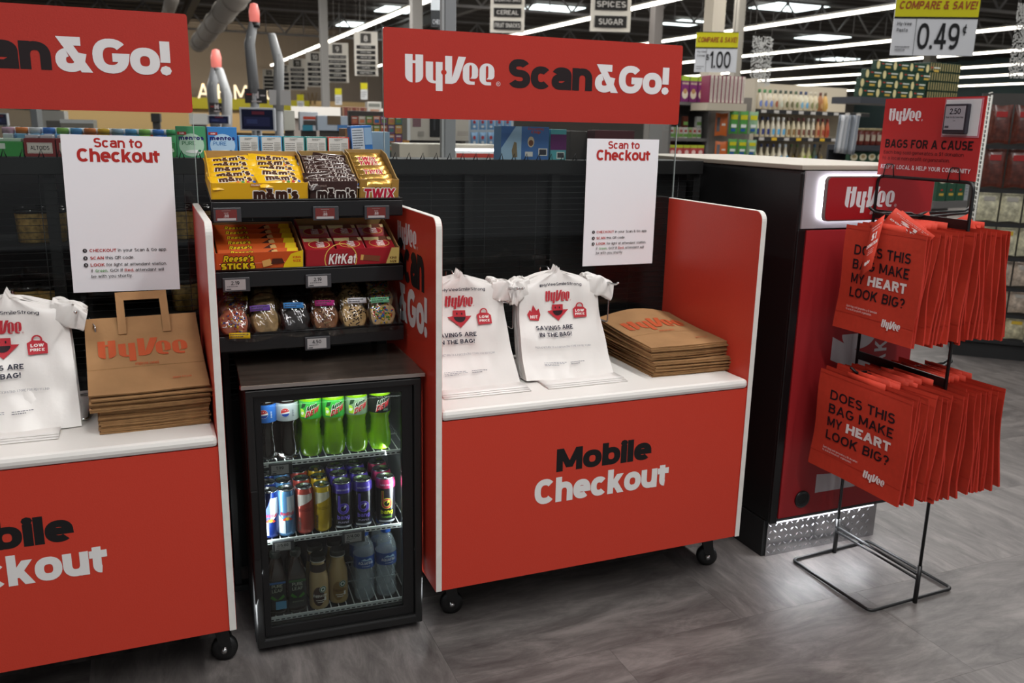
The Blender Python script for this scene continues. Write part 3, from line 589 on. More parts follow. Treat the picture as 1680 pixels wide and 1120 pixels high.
# ================================================================ red reusable bags
BAG = mat('red_nonwoven', 'c73f2d', .62, spec=.25, noise=(60, .05), bump=(18, .35)); BAG2 = mat('red_nonwoven_dark', 'b5362a', .66, spec=.2, bump=(14, .4))
def bag_fn(w, h, seed, bulge=.006):
    r = random.Random(seed); ph = [r.uniform(0, 6) for _q in range(4)]
    def f(u, v):   # u across (0 far, 1 near), v up
        x = bulge * (math.sin(v * 5 + ph[0]) * .5 + math.sin(u * 4 + ph[1]) * .6 + math.sin((u + v) * 9 + ph[2]) * .22)
        return Vector((x, -w * u + .004 * math.sin(v * 6 + ph[3]), h * v))
    return f
def red_bag(loc, w, h, seed, tilt, rz, lab, front=False, group=None, th=.007):
    t = thing('reusable_bag', lab, 'bag', loc, group=group, rot=(0, tilt, rz)); f = bag_fn(w, h, seed)
    mb = MB(); mb.grid(f, 8, 10, BAG); mb.grid(lambda u, v: f(u, v) + Vector((th * (.4 + .6 * (1 - v)), 0, 0)), 8, 10, BAG2)
    for u in (0, 1): mb.grid(lambda a, v: f(u, v) + Vector((a * th * (.4 + .6 * (1 - v)), (.5 - abs(a - .5)) * .006 * (1 if u else -1), 0)), 2, 10, BAG2)
    mb.grid(lambda u, a: f(u, 0) + Vector((a * th, 0, 0)), 8, 1, BAG2); mb.build('bag_body', None, t)
    mb = MB(); hx = th * .3
    mb.grid(lambda u, v: f(.30 + .40 * u, 1) + Vector((hx, 0, (-.012 + .030 * v))), 1, 1, BAG); mb.build('handle', None, t, solid=.001)
    mb = MB(); mb.grid(lambda u, v: f(u, .16 + .004 * v) + Vector((-.0012, 0, 0)), 8, 1, BAG2); mb.grid(lambda u, v: f(u, .965 + .004 * v) + Vector((-.0012, 0, 0)), 8, 1, BAG2)
    mb.build('seam', None, t)
    if front:
        p = Print(); K = '241a20'; Wt = 'ece6e4'
        for i, (s, wd_) in enumerate((('DOES THIS', .70), ('BAG MAKE', .70), ('MY', .16), ('LOOK BIG?', .69))): p.text(K, s, w * .15, h * (.735 - i * .135), h * .093, w * wd_, weight=.16, sp=.12)
        p.text(Wt, 'HEART', w * .36, h * .465, h * .093, w * .48, weight=.24, sp=.09)
        p.text(Wt, 'Each bag sold generates a $1 donation', w * .14, h * .225, h * .02, w * .40, weight=.1, res=6); p.text(Wt, 'to a local non-profit organization.', w * .14, h * .195, h * .02, w * .34, weight=.1, res=6)
        p.logo(Wt, None, w * .62, h * .12, h * .075, w * .225, reg=False, shear=.05)
        p.build('lettering', t, curved(lambda x, y, z: tuple(f(x / w, y / h) + Vector((-.0014 - z, 0, 0))), .03, .03))
    return t
R = random.Random(3)
def bag_row(z0, w, h, y0, n1, n2, xa, xb, front_lab, tier):
    red_bag((xa, y0, z0), w, h, 1, .045, -.02, front_lab, True)
    for i in range(1, n1):
        x = xa + (1.497 - xa) * i / n1; red_bag((x + R.uniform(-.003, .003), y0 + R.uniform(-.008, .012) + .0, z0 + R.uniform(-.008, .01)), w + R.uniform(-.012, .008), h, 10 + i, .05 - .04 * i / n1 + R.uniform(-.015, .015), R.uniform(-.03, .03), 'red reusable bag, %s behind the slogan bag on the %s tier' % (ordn(i - 1), tier), group='red bags packed on the %s tier, front arm' % tier)
    for i in range(n2):
        x = 1.522 + (xb - 1.522) * i / (n2 - 1); red_bag((x, y0 + R.uniform(-.008, .012), z0 + R.uniform(-.006, .012)), w + R.uniform(-.01, .006), h, 40 + i, -.02 - .11 * i / n2 + R.uniform(-.02, .015), R.uniform(-.03, .03), 'red reusable bag, %s past the frame on the far arm, %s tier' % (ordn(i), tier), group='red bags packed on the %s tier, back arm' % tier)
bag_row(.862, .317, .325, -.022, 15, 14, 1.33, 1.71, 'frontmost red slogan bag on the upper tier, partly covered by a narrow donation tag', 'upper')
bag_row(.395, .385, .325, -.01, 15, 12, 1.30, 1.70, 'frontmost red reusable bag on the lower tier with its whole slogan showing', 'lower')
# hanging donation tags
def hang_tag(corners, lab, txt=True, off=.0006):
    """corners: top, right... four 3D points tl,tr,br,bl"""
    a, b, c_, d = [Vector(q) for q in corners]; t = thing('donation_tag', lab, 'tag', a, group='red donation tags')
    fn = lambda u, v: (a.lerp(b, u)).lerp(d.lerp(c_, u), v) - a
    n = (b - a).cross(d - a).normalized()
    if n.x > 0: n = -n
    mb = MB(); mb.grid(lambda u, v: fn(u, v), 2, 3, BAG); mb.build('card', None, t, solid=.0008)
    if txt:
        p = Print(); Wt = 'ece6e4'; p.text(Wt, 'EACH REUSABLE BAG', .1, .86, .03, .8, weight=.12, res=6).text(Wt, 'GENERATES A', .2, .80, .03, .6, weight=.12, res=6).text(Wt, '$1', .28, .62, .13, .4, weight=.22).text(Wt, 'DONATION', .08, .50, .07, .84, weight=.24, res=8)
        p.text(Wt, 'to a local', .3, .43, .022, .4, weight=.1, res=6).text(Wt, 'non-profit', .3, .39, .022, .4, weight=.1, res=6).text(Wt, 'organization', .27, .35, .022, .46, weight=.1, res=6).logo(Wt, None, .25, .16, .07, .42, reg=False)
        p.build('lettering', t, lambda x, y, z: tuple(fn(x, 1 - y) + n * (off + z)))
    return t
X = lambda px, py, x: at(px, py, 0, x)
hang_tag((X(1432, 366, 1.325), X(1452, 352, 1.34), X(1430, 440, 1.30), X(1409, 455, 1.29)), 'narrow red one dollar donation tag hanging in front of the upper slogan bag', off=.0009)
hang_tag((X(1470, 341, 1.37), X(1534, 387, 1.37), X(1508, 415, 1.36), X(1441, 372, 1.36)), 'tilted red one dollar donation tag sticking up over the upper slogan bag', off=.0009)
hang_tag((X(1480, 345, 1.40), X(1540, 393, 1.40), X(1530, 420, 1.40), X(1462, 380, 1.40)), 'plain red donation tag just behind the tilted one', False)
hang_tag((X(1501, 360, 1.53), X(1524, 347, 1.53), X(1530, 372, 1.53), X(1508, 375, 1.53)), 'small red tag corner above the crossbar near the middle of the stand', False)
hang_tag((X(1563, 362, 1.6), X(1590, 350, 1.6), X(1606, 385, 1.6), X(1590, 392, 1.6)), 'red tag corner poking up by the frame upright at the shopper side', False)
# ================================================================ fridge
FO = Vector((-.489, .112, 0)); FA = -.045; FMX = Matrix.Translation(FO) @ Matrix.Rotation(FA, 4, 'Z'); FWD, FHT, FDP = .478, .795, .355
def F(u, v, z): return FMX @ Vector((u, v, z))
fg = thing('drinks_fridge', 'small black glass-door drinks fridge standing under the snack rack', 'fridge', tuple(FO), FA)
def ring(mb, x0, z0, x1, z1, a0, b0, a1, b1, y0, y1, m=None):
    """frame with a rectangular hole (a0,b0)-(a1,b1)"""
    vs = [(x, y, z) for y in (y0, y1) for x, z in ((x0, z0), (x1, z0), (x1, z1), (x0, z1), (a0, b0), (a1, b0), (a1, b1), (a0, b1))]; fs = []
    for i in range(4):
        j = (i + 1) % 4; fs += [(i, j, j + 4, i + 4), (i + 8, i + 12, j + 12, j + 8), (i, i + 8, j + 8, j), (i + 4, j + 4, j + 12, i + 12)]
    return mb.add(vs, fs, m)
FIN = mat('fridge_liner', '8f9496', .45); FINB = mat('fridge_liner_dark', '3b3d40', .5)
mb = MB(); vs = [(x, y, z) for x, z in ((.0, .02), (FWD, .02), (FWD, FHT - .012), (.0, FHT - .012)) for y in (.045, FDP)]
mb.box((0, .045, .02), (.006, FDP, FHT - .012)).build('side_panel', BLKM, fg); MB().box((FWD - .006, .045, .02), (FWD, FDP, FHT - .012)).build('side_panel', BLKM, fg)
box('back_panel', (.006, FDP - .006, .02), (FWD - .006, FDP, FHT - .012), BLKM, fg); box('bottom_panel', (.006, .045, .02), (FWD - .006, FDP - .006, .06), BLKM, fg); box('ceiling_panel', (.006, .045, FHT - .045), (FWD - .006, FDP - .006, FHT - .012), BLKM, fg)
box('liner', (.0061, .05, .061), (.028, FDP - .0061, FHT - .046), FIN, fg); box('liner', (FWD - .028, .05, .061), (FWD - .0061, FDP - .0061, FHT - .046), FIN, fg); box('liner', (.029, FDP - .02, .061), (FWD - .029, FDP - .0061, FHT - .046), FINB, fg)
tp = MB().box((-.006, -.006, FHT - .0115), (FWD + .006, FDP, FHT)).build('steel_top', mat('stained_steel', '75695f', .27, .72, noise=(5, .35, (1, 5, 1)), bump=(30, .06, (6, 1, 1))), fg, bevel=.002)
box('top_edge', (-.006, -.0072, FHT - .0105), (FWD + .006, -.0061, FHT - .001), mat('steel_edge', 'b5aca6', .3, .8), fg)
for x in (.03, FWD - .03):
    for y in (.07, FDP - .03): MB().lathe([(.014, 0), (.014, .018), (.008, .02)], 12, (x, y, 0)).build('foot', BLKS, fg)
dr = ring(MB(), .002, .022, FWD - .002, FHT - .016, .024, .048, FWD - .024, FHT - .036, .0, .040).build('door_frame', BLK, fg, bevel=.004)
ring(MB(), .024, .048, FWD - .024, FHT - .036, .043, .078, FWD - .057, FHT - .055, .012, .034).build('door_inner_frame', BLKS, dr, bevel=.002)
box('glass_pane', (.043, .018, .078), (FWD - .057, .022, FHT - .055), glass('fridge_glass', 'f0f4f2', 0, .9), dr)
MB().box((.004, -.006, .30), (.022, .0, .50)).build('door_handle', BLKS, dr, bevel=.002)
MB().tube([(-.004, .03, FHT - .02), (-.004, .03, FHT - .008)], .004, 8).build('hinge_pin', CHR, dr)
SHZ = (.555, .325, .085); WIREW = mat('white_coated_wire', 'dfe3e3', .4)
for z in SHZ:
    s_ = box('wire_shelf', (.03, .048, z - .012), (FWD - .03, .053, z + .002), WIREW, fg, .001)
    mw = MB()
    for i in range(19): x = .036 + i * (FWD - .072) / 18; mw.tube([(x, .053, z - .002), (x, FDP - .03, z - .002)], .0016, 5)
    for y in (.055, .2, FDP - .032): mw.tube([(.031, y, z - .005), (FWD - .031, y, z - .005)], .0022, 5)
    tag(mw.build('shelf_wires', WIREW, s_), kind='stuff'); ms = MB()
    for i in range(26): x = .042 + i * .0155; ms.box((x, .0472, z - .0085), (x + .010, .0479, z - .0055))
    tag(ms.build('rail_slots', BLKM, s_), kind='stuff')
FL = mat('fridge_led', 'f2fbff', .5, emit=2); box('led_strip', (FWD - .034, .046, .10), (FWD - .029, .050, .72), FL, fg); box('led_strip', (.06, .05, FHT - .05), (FWD - .06, .058, FHT - .046), FL, fg)
o = area('fridge_led_light', F(FWD / 2, .03, FHT - .062), .36, .03, .22, (.93, 1, .97), (math.radians(38), 0, FA)); o = area('fridge_led_light', F(FWD - .036, .035, .33), .03, .5, .85, (.93, .98, 1), (math.radians(75), 0, math.radians(62)))
area('fridge_led_light', F(.035, .035, .33), .03, .5, .55, (.93, .98, 1), (math.radians(75), 0, math.radians(-58)))
# ---- drinks
def band(mb, R, z0, z1, m, n=24): return mb.lathe([(R, z0), (R, z1)], n, (0, 0, 0), m, False, False)
def soda(kind, p, lab, rz=0, grp='soda bottles on the fridge top shelf', full=True):
    t = thing('soda_bottle', lab, 'bottle', p, rz + FA, grp); r = .0315
    cola = kind in ('blue', 'silver'); liq = mat('cola', '1a0f0c', .08, spec=.8, coat=.6) if cola else mat('green_soda', '8fc414', .10, spec=.7, coat=.5, translucent=.35)
    wob = lambda a, z: 1 - .03 * abs(math.sin(2.5 * a)) * (1 if z < .02 else .0)
    prof = [(.020, 0), (.027, .002), (.0305, .012), (r, .025), (r * .99, .045), (r * .86, .062), (r * .90, .070), (r * .81, .078), (r * .86, .086), (r * .80, .094), (r * .92, .104), (r, .112), (r, .162), (r * .99, .168), (r * .93, .182)]
    MB().lathe(prof, 24, m=liq, capt=True, wob=wob).build('bottle_body', None, t)
    top = mat('clear_frost', 'c9cdcb', .15, coat=.5, translucent=.3) if cola else liq
    MB().lathe([(r * .93, .182), (r * .78, .196), (.016, .208), (.0125, .213), (.0125, .218)], 24, m=top, capb=False).build('bottle_neck', None, t)
    MB().lathe([(.0145, .216), (.0148, .217), (.0148, .229), (.014, .231)], 20, m=mat('cap_' + kind, {'blue': '1c4fa8', 'silver': 'c8ccd0', 'green': '2c8a35', 'diet': 'c9ced0', 'dark': '23262a'}[kind], .4)).build('cap', None, t)
    lc = {'blue': '2f6cc4', 'silver': 'a9adb2', 'green': '35a03a', 'diet': '7f9a7a', 'dark': '161c18'}[kind]
    lb = band(MB(), r + .0006, .113, .163, mat('label_' + lc, lc, .3, coat=.4)).build('label', None, t); pr = Print(.0001)
    if cola:
        pr.disc('e8e8ea', -.004, .138, .0125); pr.disc('c23434', -.004, .138, .0118, a0=15, a1=195); pr.disc('23439c', -.004, .138, .0118, a0=205, a1=350)
        pr.items.append(('5a6070' if kind == 'silver' else 'dfe6f2', [[(.019 - y * .005, .126 + x * .006) for x, y in q] for q in text_polys('pepsi', .15, res=8)[1]], pr.z))
    else:
        if kind in ('green', 'diet'): pr.poly('b8e03a', [(-.03, .118), (-.012, .118), (-.02, .14), (-.03, .142)]).poly('1d3d22', [(-.028, .142), (-.016, .147), (-.012, .158), (-.024, .157)]).poly('e9efe2', [(-.029, .126), (-.022, .124), (-.018, .132), (-.026, .134)])
        tl = lambda s, c, x, y, h, w: pr.items.append((c, [[(x + px * w, y + px * w * .45 + py * h + .1 * 0) for px, py in q] for q in text_polys(s, .24, .06, 8, .35)[1]], pr.z)) or pr.lay()
        tl('Mtn', 'e8ece2', -.0135, .1325, .0150, .0128); tl('Mtn', '16301c', -.0122, .1330, .0140, .0122); tl('DEW', 'e8ece2', -.0165, .1155, .0175, .0138); tl('DEW', 'c0202c', -.0150, .1162, .0160, .0132)
        if kind == 'dark': pr.text('8fb59a', 'ZERO', .006, .1195, .005, .014, weight=.16, res=6)
    pr.build('label_print', lb, cyl_xf(r + .0008)); return t
sod = [('blue', .036), ('silver', .093), ('green', .157), ('green', .220), ('diet', .285), ('dark', .352)]
sl = {0: 'cola bottle with blue label, leftmost on the fridge top shelf', 1: 'cola bottle with silver label on the fridge top shelf', 2: 'green soda bottle with bright green label, beside the silver-label cola', 3: 'green soda bottle standing slightly forward, third from the right on the top shelf', 4: 'green soda bottle with pale diet label, second from the right', 5: 'green soda bottle with black label, rightmost on the fridge top shelf'}
for i, (kd, u) in enumerate(sod):
    for r_ in range(3):
        v = .088 + r_ * .072 + (0 if i != 3 else -.003); soda(kd, F(u + .022, v, SHZ[0] + .0005), sl[i] if r_ == 0 else 'soda bottle in the %s row behind the %s' % (('second', 'third')[r_ - 1], ('blue-label cola', 'silver-label cola', 'leftmost green soda', 'forward green soda', 'pale diet-label soda', 'black-label green soda')[i]), rz=random.uniform(-.1, .1))
ALU = mat('can_aluminium', 'c6c8ca', .22, 1)
def can(kind, p, lab, rz=0, grp='energy drink cans on the fridge middle shelf'):
    big = kind in ('purple', 'rainbow'); r = .0285 if big else .0258; h = .142 if big else .139; t = thing('drink_can', lab, 'can', p, rz + FA, grp)
    body = {'navy': '16307e', 'sky': '5d93c6', 'red': 'b5463a', 'yellow': 'd8b422', 'purple': '15131a', 'rainbow': '16131a'}[kind]
    MB().lathe([(r * .78, 0), (r * .86, .003), (r, .010), (r, h - .014), (r * .87, h - .003)], 24, m=mat('can_' + body, body, .28, .45 if not big else .1, coat=.3), capt=False).build('can_body', None, t)
    MB().lathe([(r * .87, h - .003), (r * .90, h - .001), (r * .90, h), (r * .83, h), (r * .81, h - .004), (.001, h - .004)], 24, m=ALU, capb=False).build('rim', None, t)
    MB().prism([(-.004, -.009), (.004, -.009), (.005, .004), (0, .008), (-.005, .004)], h - .0035, h - .0022).build('pull_tab', mat('tab_yellow', 'cdb520', .3, .6) if kind == 'yellow' else ALU, t)
    if big:
        rc = '4b3aa0' if kind == 'purple' else 'b0305a'; MB().lathe([(r + .0003, h - .030), (r + .0003, h - .0145), (r * .9, h - .0035)], 24, m=mat('can_ring_' + rc, rc, .3, .4), capb=False, capt=False).build('coloured_collar', None, t)
    pr = Print(.0001)
    if kind in ('navy', 'sky'):
        a, b = ('c3ccd8', '16307e') if kind == 'navy' else ('c2ccd6', '5d93c6')
        pr.poly(a, [(.0, .05), (.0, .122), (.024, .122), (.024, .075)]).poly(a, [(-.03, .012), (-.03, .07), (-.006, .05), (-.006, .012)])
        pr.text('c03048', 'RedBull', .0, .066, .010, .038, weight=.2, align='c', res=8); pr.disc('e6b52c', 0, .056, .006, .005); pr.poly('c8402c', [(-.015, .052), (-.004, .062), (-.006, .05)]).poly('c8402c', [(.015, .052), (.004, .062), (.006, .05)])
    elif kind in ('red', 'yellow'):
        c = 'cfc6c0' if kind == 'red' else 'd9d2b8'; pr.poly(c, [(-.022, .085), (-.022, .122), (.022, .122), (.022, .104)]); pr.text('8a2f26' if kind == 'red' else 'a88c16', 'RedBull', 0, .070, .010, .036, weight=.2, align='c', res=8)
        pr.items.append(('4a4340', [[(-.014 - y * .008, .014 + x * .009) for x, y in q] for q in text_polys('RedBull', .16, res=8)[1]], pr.z))
    else:
        c1_, c2_ = ('7360c8', '4b3aa0') if kind == 'purple' else ('c8d028', 'b53a46')
        pr.ring(c1_, 0, .066, .0125, .009, 20); pr.ring(c2_, 0, .066, .0125, .006, 20); pr.rect(c1_, -.0155, .066, -.0085, .106); pr.rect(c2_, -.0145, .066, -.0095, .105); pr.poly('cfcbe0' if kind == 'purple' else 'd8e04a', [(0, .066), (.004, .078), (.01, .073)])
        pr.text(c1_, 'bang', 0, .034, .013, .036, weight=.22, align='c', res=8); pr.text('b9b4d8' if kind == 'purple' else '8ac83c', 'PURPLE' if kind == 'purple' else 'RAINBOW', 0, .022, .005, .030, weight=.14, align='c', res=6)
        pr.text('cfcfe8', 'SUPER CREATINE', 0, .1215, .0045, .036, weight=.14, align='c', res=6); pr.rect('b8bcc4', -.024, .0085, .024, .014, 6)
    pr.build('can_print', t, cyl_xf(r + .0006)); return t
cans = [('navy', .038, 'dark blue energy drink can, cut by the fridge frame on the middle shelf', 'navy'), ('sky', .082, 'light blue and silver energy drink can on the middle shelf', 'light blue'), ('red', .133, 'red and silver energy drink can on the middle shelf', 'red'), ('yellow', .183, 'yellow energy drink can on the middle shelf', 'yellow'), ('purple', .240, 'black energy can with purple b emblem, next to the yellow can', 'purple emblem'), ('purple', .298, 'black energy can with purple b emblem, second from the right', 'second purple emblem'), ('rainbow', .366, 'black energy can with red and green b emblem, rightmost on the middle shelf', 'red and green emblem')]
for kd, u, lb, nm in cans:
    for r_ in range(3): can(kd, F(u + .020, .082 + r_ * .062, SHZ[1] + .0005), lb if r_ == 0 else '%s energy can in the %s row back on the middle shelf' % (nm, ('second', 'third')[r_ - 1]), random.uniform(-.12, .12))
def water(p, lab, rz=0):
    t = thing('water_bottle', lab, 'bottle', p, rz + FA, 'water bottles on the fridge bottom shelf'); r = .031; wm = mat('clear_water', 'c4d2da', .04, spec=.9, coat=.8, alpha=.3)
    MB().lathe([(.02, 0), (.027, .003), (r, .014), (r, .03), (r * .88, .045), (r * .95, .055), (r * .86, .066), (r * .93, .076), (r * .88, .09), (r, .104), (r, .15), (r * .94, .165), (r * .7, .186), (.0135, .2), (.0125, .207)], 24, m=wm).build('bottle_body', None, t)
    MB().lathe([(.0145, .204), (.0148, .206), (.0148, .219), (.0138, .221)], 20, m=mat('cap_water', '2b62c9', .4)).build('cap', None, t)
    lb = band(MB(), r + .0007, .108, .146, mat('label_water', '22488e', .35)).build('label', None, t); pr = Print(.0001); pr.text('e3e8ee', 'AQUAFINA', 0, .121, .009, .046, weight=.14, align='c', res=8); pr.poly('9fc0dc', [(-.016, .133), (-.004, .140), (.002, .136), (.012, .141), (.02, .133)]); pr.rect('c9d4e4', -.012, .1145, .012, .116); pr.build('label_print', lb, cyl_xf(r + .0009))
def frap(p, lab, mocha, rz=0):
    t = thing('coffee_bottle', lab, 'bottle', p, rz + FA, 'milky coffee bottles on the fridge bottom shelf'); r = .029; c = 'b59a6c' if mocha else 'b0935f'
    MB().lathe([(.022, 0), (r * .95, .004), (r, .012), (r, .085), (r * .92, .105), (r * .74, .122), (.019, .134), (.0185, .150)], 24, m=mat('coffee_' + c, c, .12, coat=.7)).build('bottle_body', None, t)
    MB().lathe([(.0215, .148), (.022, .150), (.022, .163), (.0205, .166)], 24, m=mat('frap_cap', '2c2a26', .35)).build('cap', None, t); MB().lathe([(.0223, .1485), (.0223, .1515)], 24, m=mat('cap_band', 'c9c3b4', .5), capb=False, capt=False).build('cap_band', None, t)
    if mocha: band(MB(), r * .74 + .002, .118, .142, mat('neck_label', '3a2c22', .5)).build('neck_label', None, t)
    pr = Print(.0001); pr.disc('3f2a20' if mocha else '8a6c3c', -.004, .045, .017, .030, n=20); pr.disc('e6e4da', .009, .066, .0105, n=20); pr.ring('2c5a46', .009, .066, .0085, .003); pr.disc('2c5a46', .009, .066, .004, n=10); pr.text('f0ece0' if mocha else '5a3d22', 'frappuccino', 0, .043, .009, .040, weight=.14, align='c', res=8, shear=.2); pr.rect('e6e0d0', -.012, .032, .014, .034).rect('e6e0d0', -.008, .026, .010, .028).rect('d9d5c8', .012, .03, .018, .042)
    pr.build('label_print', t, cyl_xf(r + .0003)); return t
def tea(p, lab, rz=0, blue=False):
    t = thing('tea_bottle', lab, 'bottle', p, rz + FA, 'square tea bottles on the fridge bottom shelf'); w = .052
    sq = lambda a, z: 1 / max(abs(math.cos(a)), abs(math.sin(a))) ** .82
    MB().lathe([(.022, 0), (.0255, .004), (.026, .02), (.026, .115), (.024, .125), (.017, .150), (.012, .165), (.012, .175)], 28, m=mat('dark_tea', '2a1a10', .08, coat=.7), wob=lambda a, z: sq(a, z) if z < .13 else 1).build('bottle_body', None, t)
    MB().lathe([(.0145, .172), (.015, .174), (.015, .188), (.014, .19)], 18, m=mat('tea_cap', '20241f', .4)).build('cap', None, t)
    lb = MB().box((-.0235, -.0268, .02), (.0235, -.0264, .110)).build('label', mat('tea_label', '141a14', .5), t); pr = Print(.0001)
    pr.text('b9bfae', 'PURE', 0, .088, .010, .030, weight=.13, align='c', res=8); pr.text('b9bfae', 'LEAF', 0, .074, .010, .030, weight=.13, align='c', res=8); pr.poly('4d8a3c', [(0, .05), (-.016, .066), (-.020, .058), (-.010, .05)]).poly('4d8a3c', [(0, .05), (.016, .066), (.020, .058), (.010, .05)]); pr.rect('3f6fae' if blue else '3c6a38', -.0235, .100, .0235, .106)
    if blue: pr.rect('5aa0cc', -.006, .02, .0235, .045)
    else: pr.text('8a927e', 'unsweetened', 0, .036, .005, .032, weight=.12, align='c', res=6)
    pr.build('label_print', lb, lambda x, y, z: (x, -.0268 - z, y))
BZ = SHZ[2] + .0005
tea(F(.066, .082, BZ), 'dark square tea bottle with blue strip, leftmost on the fridge bottom shelf', blue=True); tea(F(.122, .080, BZ), 'dark square tea bottle with green leaves on its black label')
tea(F(.066, .152, BZ), 'dark tea bottle behind the blue-strip tea bottle'); tea(F(.122, .150, BZ), 'dark tea bottle behind the green-leaf tea bottle')
frap(F(.184, .076, BZ), 'milky coffee bottle with dark brown label and black lid, in front', True); frap(F(.243, .092, BZ), 'milky coffee bottle with golden label, next to the left water bottle', False); frap(F(.184, .142, BZ), 'milky coffee bottle standing behind the dark-label one', True); frap(F(.243, .158, BZ), 'milky coffee bottle behind the golden-label one', False)
water(F(.320, .085, BZ), 'clear water bottle, left of the pair, its cap hidden by a price tag'); water(F(.386, .088, BZ), 'clear water bottle with blue cap at the right end of the bottom shelf', .1); water(F(.320, .155, BZ), 'clear water bottle in the second row, behind the left one'); water(F(.386, .158, BZ), 'clear water bottle in the second row, behind the blue-capped one')
# ---- electronic shelf tags
def etag(p, rz, w, h, txt, lab, red=False, tilt=0):
    t = thing('electronic_price_tag', lab, 'price tag', tuple(p), group='electronic price tags', rot=(tilt, 0, rz))
    MB().box((0, -.009, 0), (w, 0, h)).build('housing', mat('tag_grey', '3a3a3d', .35), t, bevel=.0015); MB().box((w * .09, -.0096, h * .12), (w * .84, -.0091, h * .88)).build('screen', mat('screen_red', '6d2b28', .35) if red else mat('screen_pale', 'a6a3a3', .35), t)
    q = Print(.00008)
    if red: q.rect('a9a6a6', w * .13, h * .12, w * .80, h * .28); q.text('a89a98', 'SALE', w * .46, h * .58, h * .10, weight=.14, align='c', res=6); q.text('b5a8a6', txt, w * .46, h * .34, h * .2, weight=.18, align='c', res=8); q.rect('8d7a78', w * .3, h * .78, w * .62, h * .81)
    else: q.text('2a2a2c', txt, w * .46, h * .50, h * .27, weight=.17, align='c', res=8); q.lines('4a4a4c', w * .16, h * .34, w * .62, h * .10, 1); q.rect('4a4a4c', w * .13, h * .16, w * .3, h * .24)
    q.build('lettering', t, lambda x, y, z: (x, -.0097 - z, y)); return t
e1 = at(434, 793, 1, .135); etag((F(.058, .0465, SHZ[0] - .034)), FA, .062, .034, '1.99', 'price tag reading 1.99 clipped to the fridge top shelf rail'); etag(F(.058, .0465, SHZ[1] - .032), FA, .058, .031, '2/5.00', 'price tag reading 2/5.00 on the fridge middle shelf rail, left end'); etag(F(.252, .0465, SHZ[1] - .036), FA, .064, .036, '2/4.00', 'price tag reading 2/4.00 on the fridge middle shelf rail above the water bottles')
# ================================================================ snack rack
rk = thing('snack_rack', 'black three-shelf wire snack rack holding candy and cookies above the fridge', 'display rack', (-.53, .28, 0)); RX1 = .517
LIPS = (1.258, 1.071, .893); TILT = math.radians(11)
for z in LIPS:
    s_ = MB().prism([(0, -.048), (.004, -.048), (.004, -.006), (.23, .04), (.23, .044), (0, -.002)], 0, RX1, None, lambda y, zz, x: (x, y, z + zz)).build('shelf', BLKM, rk)
    box('price_rail', (.0, -.006, z - .046), (RX1, -.0005, z - .004), mat('price_rail', '161617', .3), s_, .001); MB().tube([(0, -.003, z), (RX1, -.003, z)], .0035, 6).build('front_wire', BLKS, s_)
for x in (.03, .262, RX1 - .03): MB().box((x - .009, .232, .0), (x + .009, .250, 1.33)).build('upright', BLK, rk)
mg = MB()
for i in range(30): z = .80 + i * .018; mg.tube([(.0, .231, z), (RX1, .231, z)], .0013, 4)
tag(mg.build('wire_back', BLK, rk), kind='stuff')
box('foot_bar', (0, .22, 0), (RX1, .26, .02), BLK, rk)
def RK(x, y, z, s): return Matrix.Translation((-.53 + x, .285, LIPS[s] - .006)) @ Matrix.Rotation(TILT, 4, 'X') @ Matrix.Translation((0, y, z))
def on_rack(t, x, y, z, s, rz=0, rx=0, ry=0): t.matrix_world = RK(x, y, z, s) @ Matrix.Rotation(rz, 4, 'Z') @ Matrix.Rotation(ry, 4, 'Y') @ Matrix.Rotation(rx, 4, 'X'); return t
def tray(lab, w, d, hf, hb, m, pr=None, notch=False, inner=CARD, hs=None):
    t = thing('candy_tray', lab, 'carton', (0, 0, 0)); th = .0022; hs = hs or hf
    box('tray_floor', (0, 0, 0), (w, d, th), inner, t)
    fp = MB().prism([(0, 0), (w, 0), (w, hf), (w * .84, hf), (w * .82, hf * .60), (w * .18, hf * .60), (w * .16, hf), (0, hf)] if notch else [(0, 0), (w, 0), (w, hf), (0, hf)], -th, 0, None, lambda x, z, y: (x, y, z)).build('front_panel', m, t)
    MB().prism([(0, 0), (w, 0), (w, hb), (0, hb)], d, d + th, None, lambda x, z, y: (x, y, z)).build('back_panel', inner, t)
    for x in (-th, w):
        MB().prism([(0, 0), (d, 0), (d, hb), (d * .72, hb), (d * .1, hs), (0, hs)], x, x + th, None, lambda y, z, xx: (xx, y, z)).build('side_panel', m if x < 0 else inner, t)
        MB().prism([(0, th), (d, th), (d, hb - .001), (d * .72, hb - .001), (d * .1, hs - .001), (0, hs - .001)], x + (th if x < 0 else -.0006), x + (th + .0006 if x < 0 else 0), None, lambda y, z, xx: (xx, y, z)).build('inner_face', inner, t)
    if pr: pr.build('lettering', fp, lambda x, y, z: (x, -th - z, y))
    return t
def pillow(w, h, th, m, seed=0, nu=14, nv=8):
    r = random.Random(seed); ph = r.uniform(0, 6)
    def top(u, v, s=1):
        a = abs(2 * u - 1); b = abs(2 * v - 1); k = (1 - a ** 5) * (1 - b ** 3); crimp = .0008 * math.sin(u * 60) if a > .9 else 0
        return Vector(((u - .5) * w, (v - .5) * h * (1 - .08 * (1 - a)), s * (th / 2 * k + .0003) + crimp + .0012 * math.sin(u * 13 + v * 7 + ph) * k))
    mb = MB(); mb.grid(lambda u, v: top(u, v), nu, nv, m); mb.grid(lambda u, v: top(u, v, -1), nu, nv, m); return mb, top
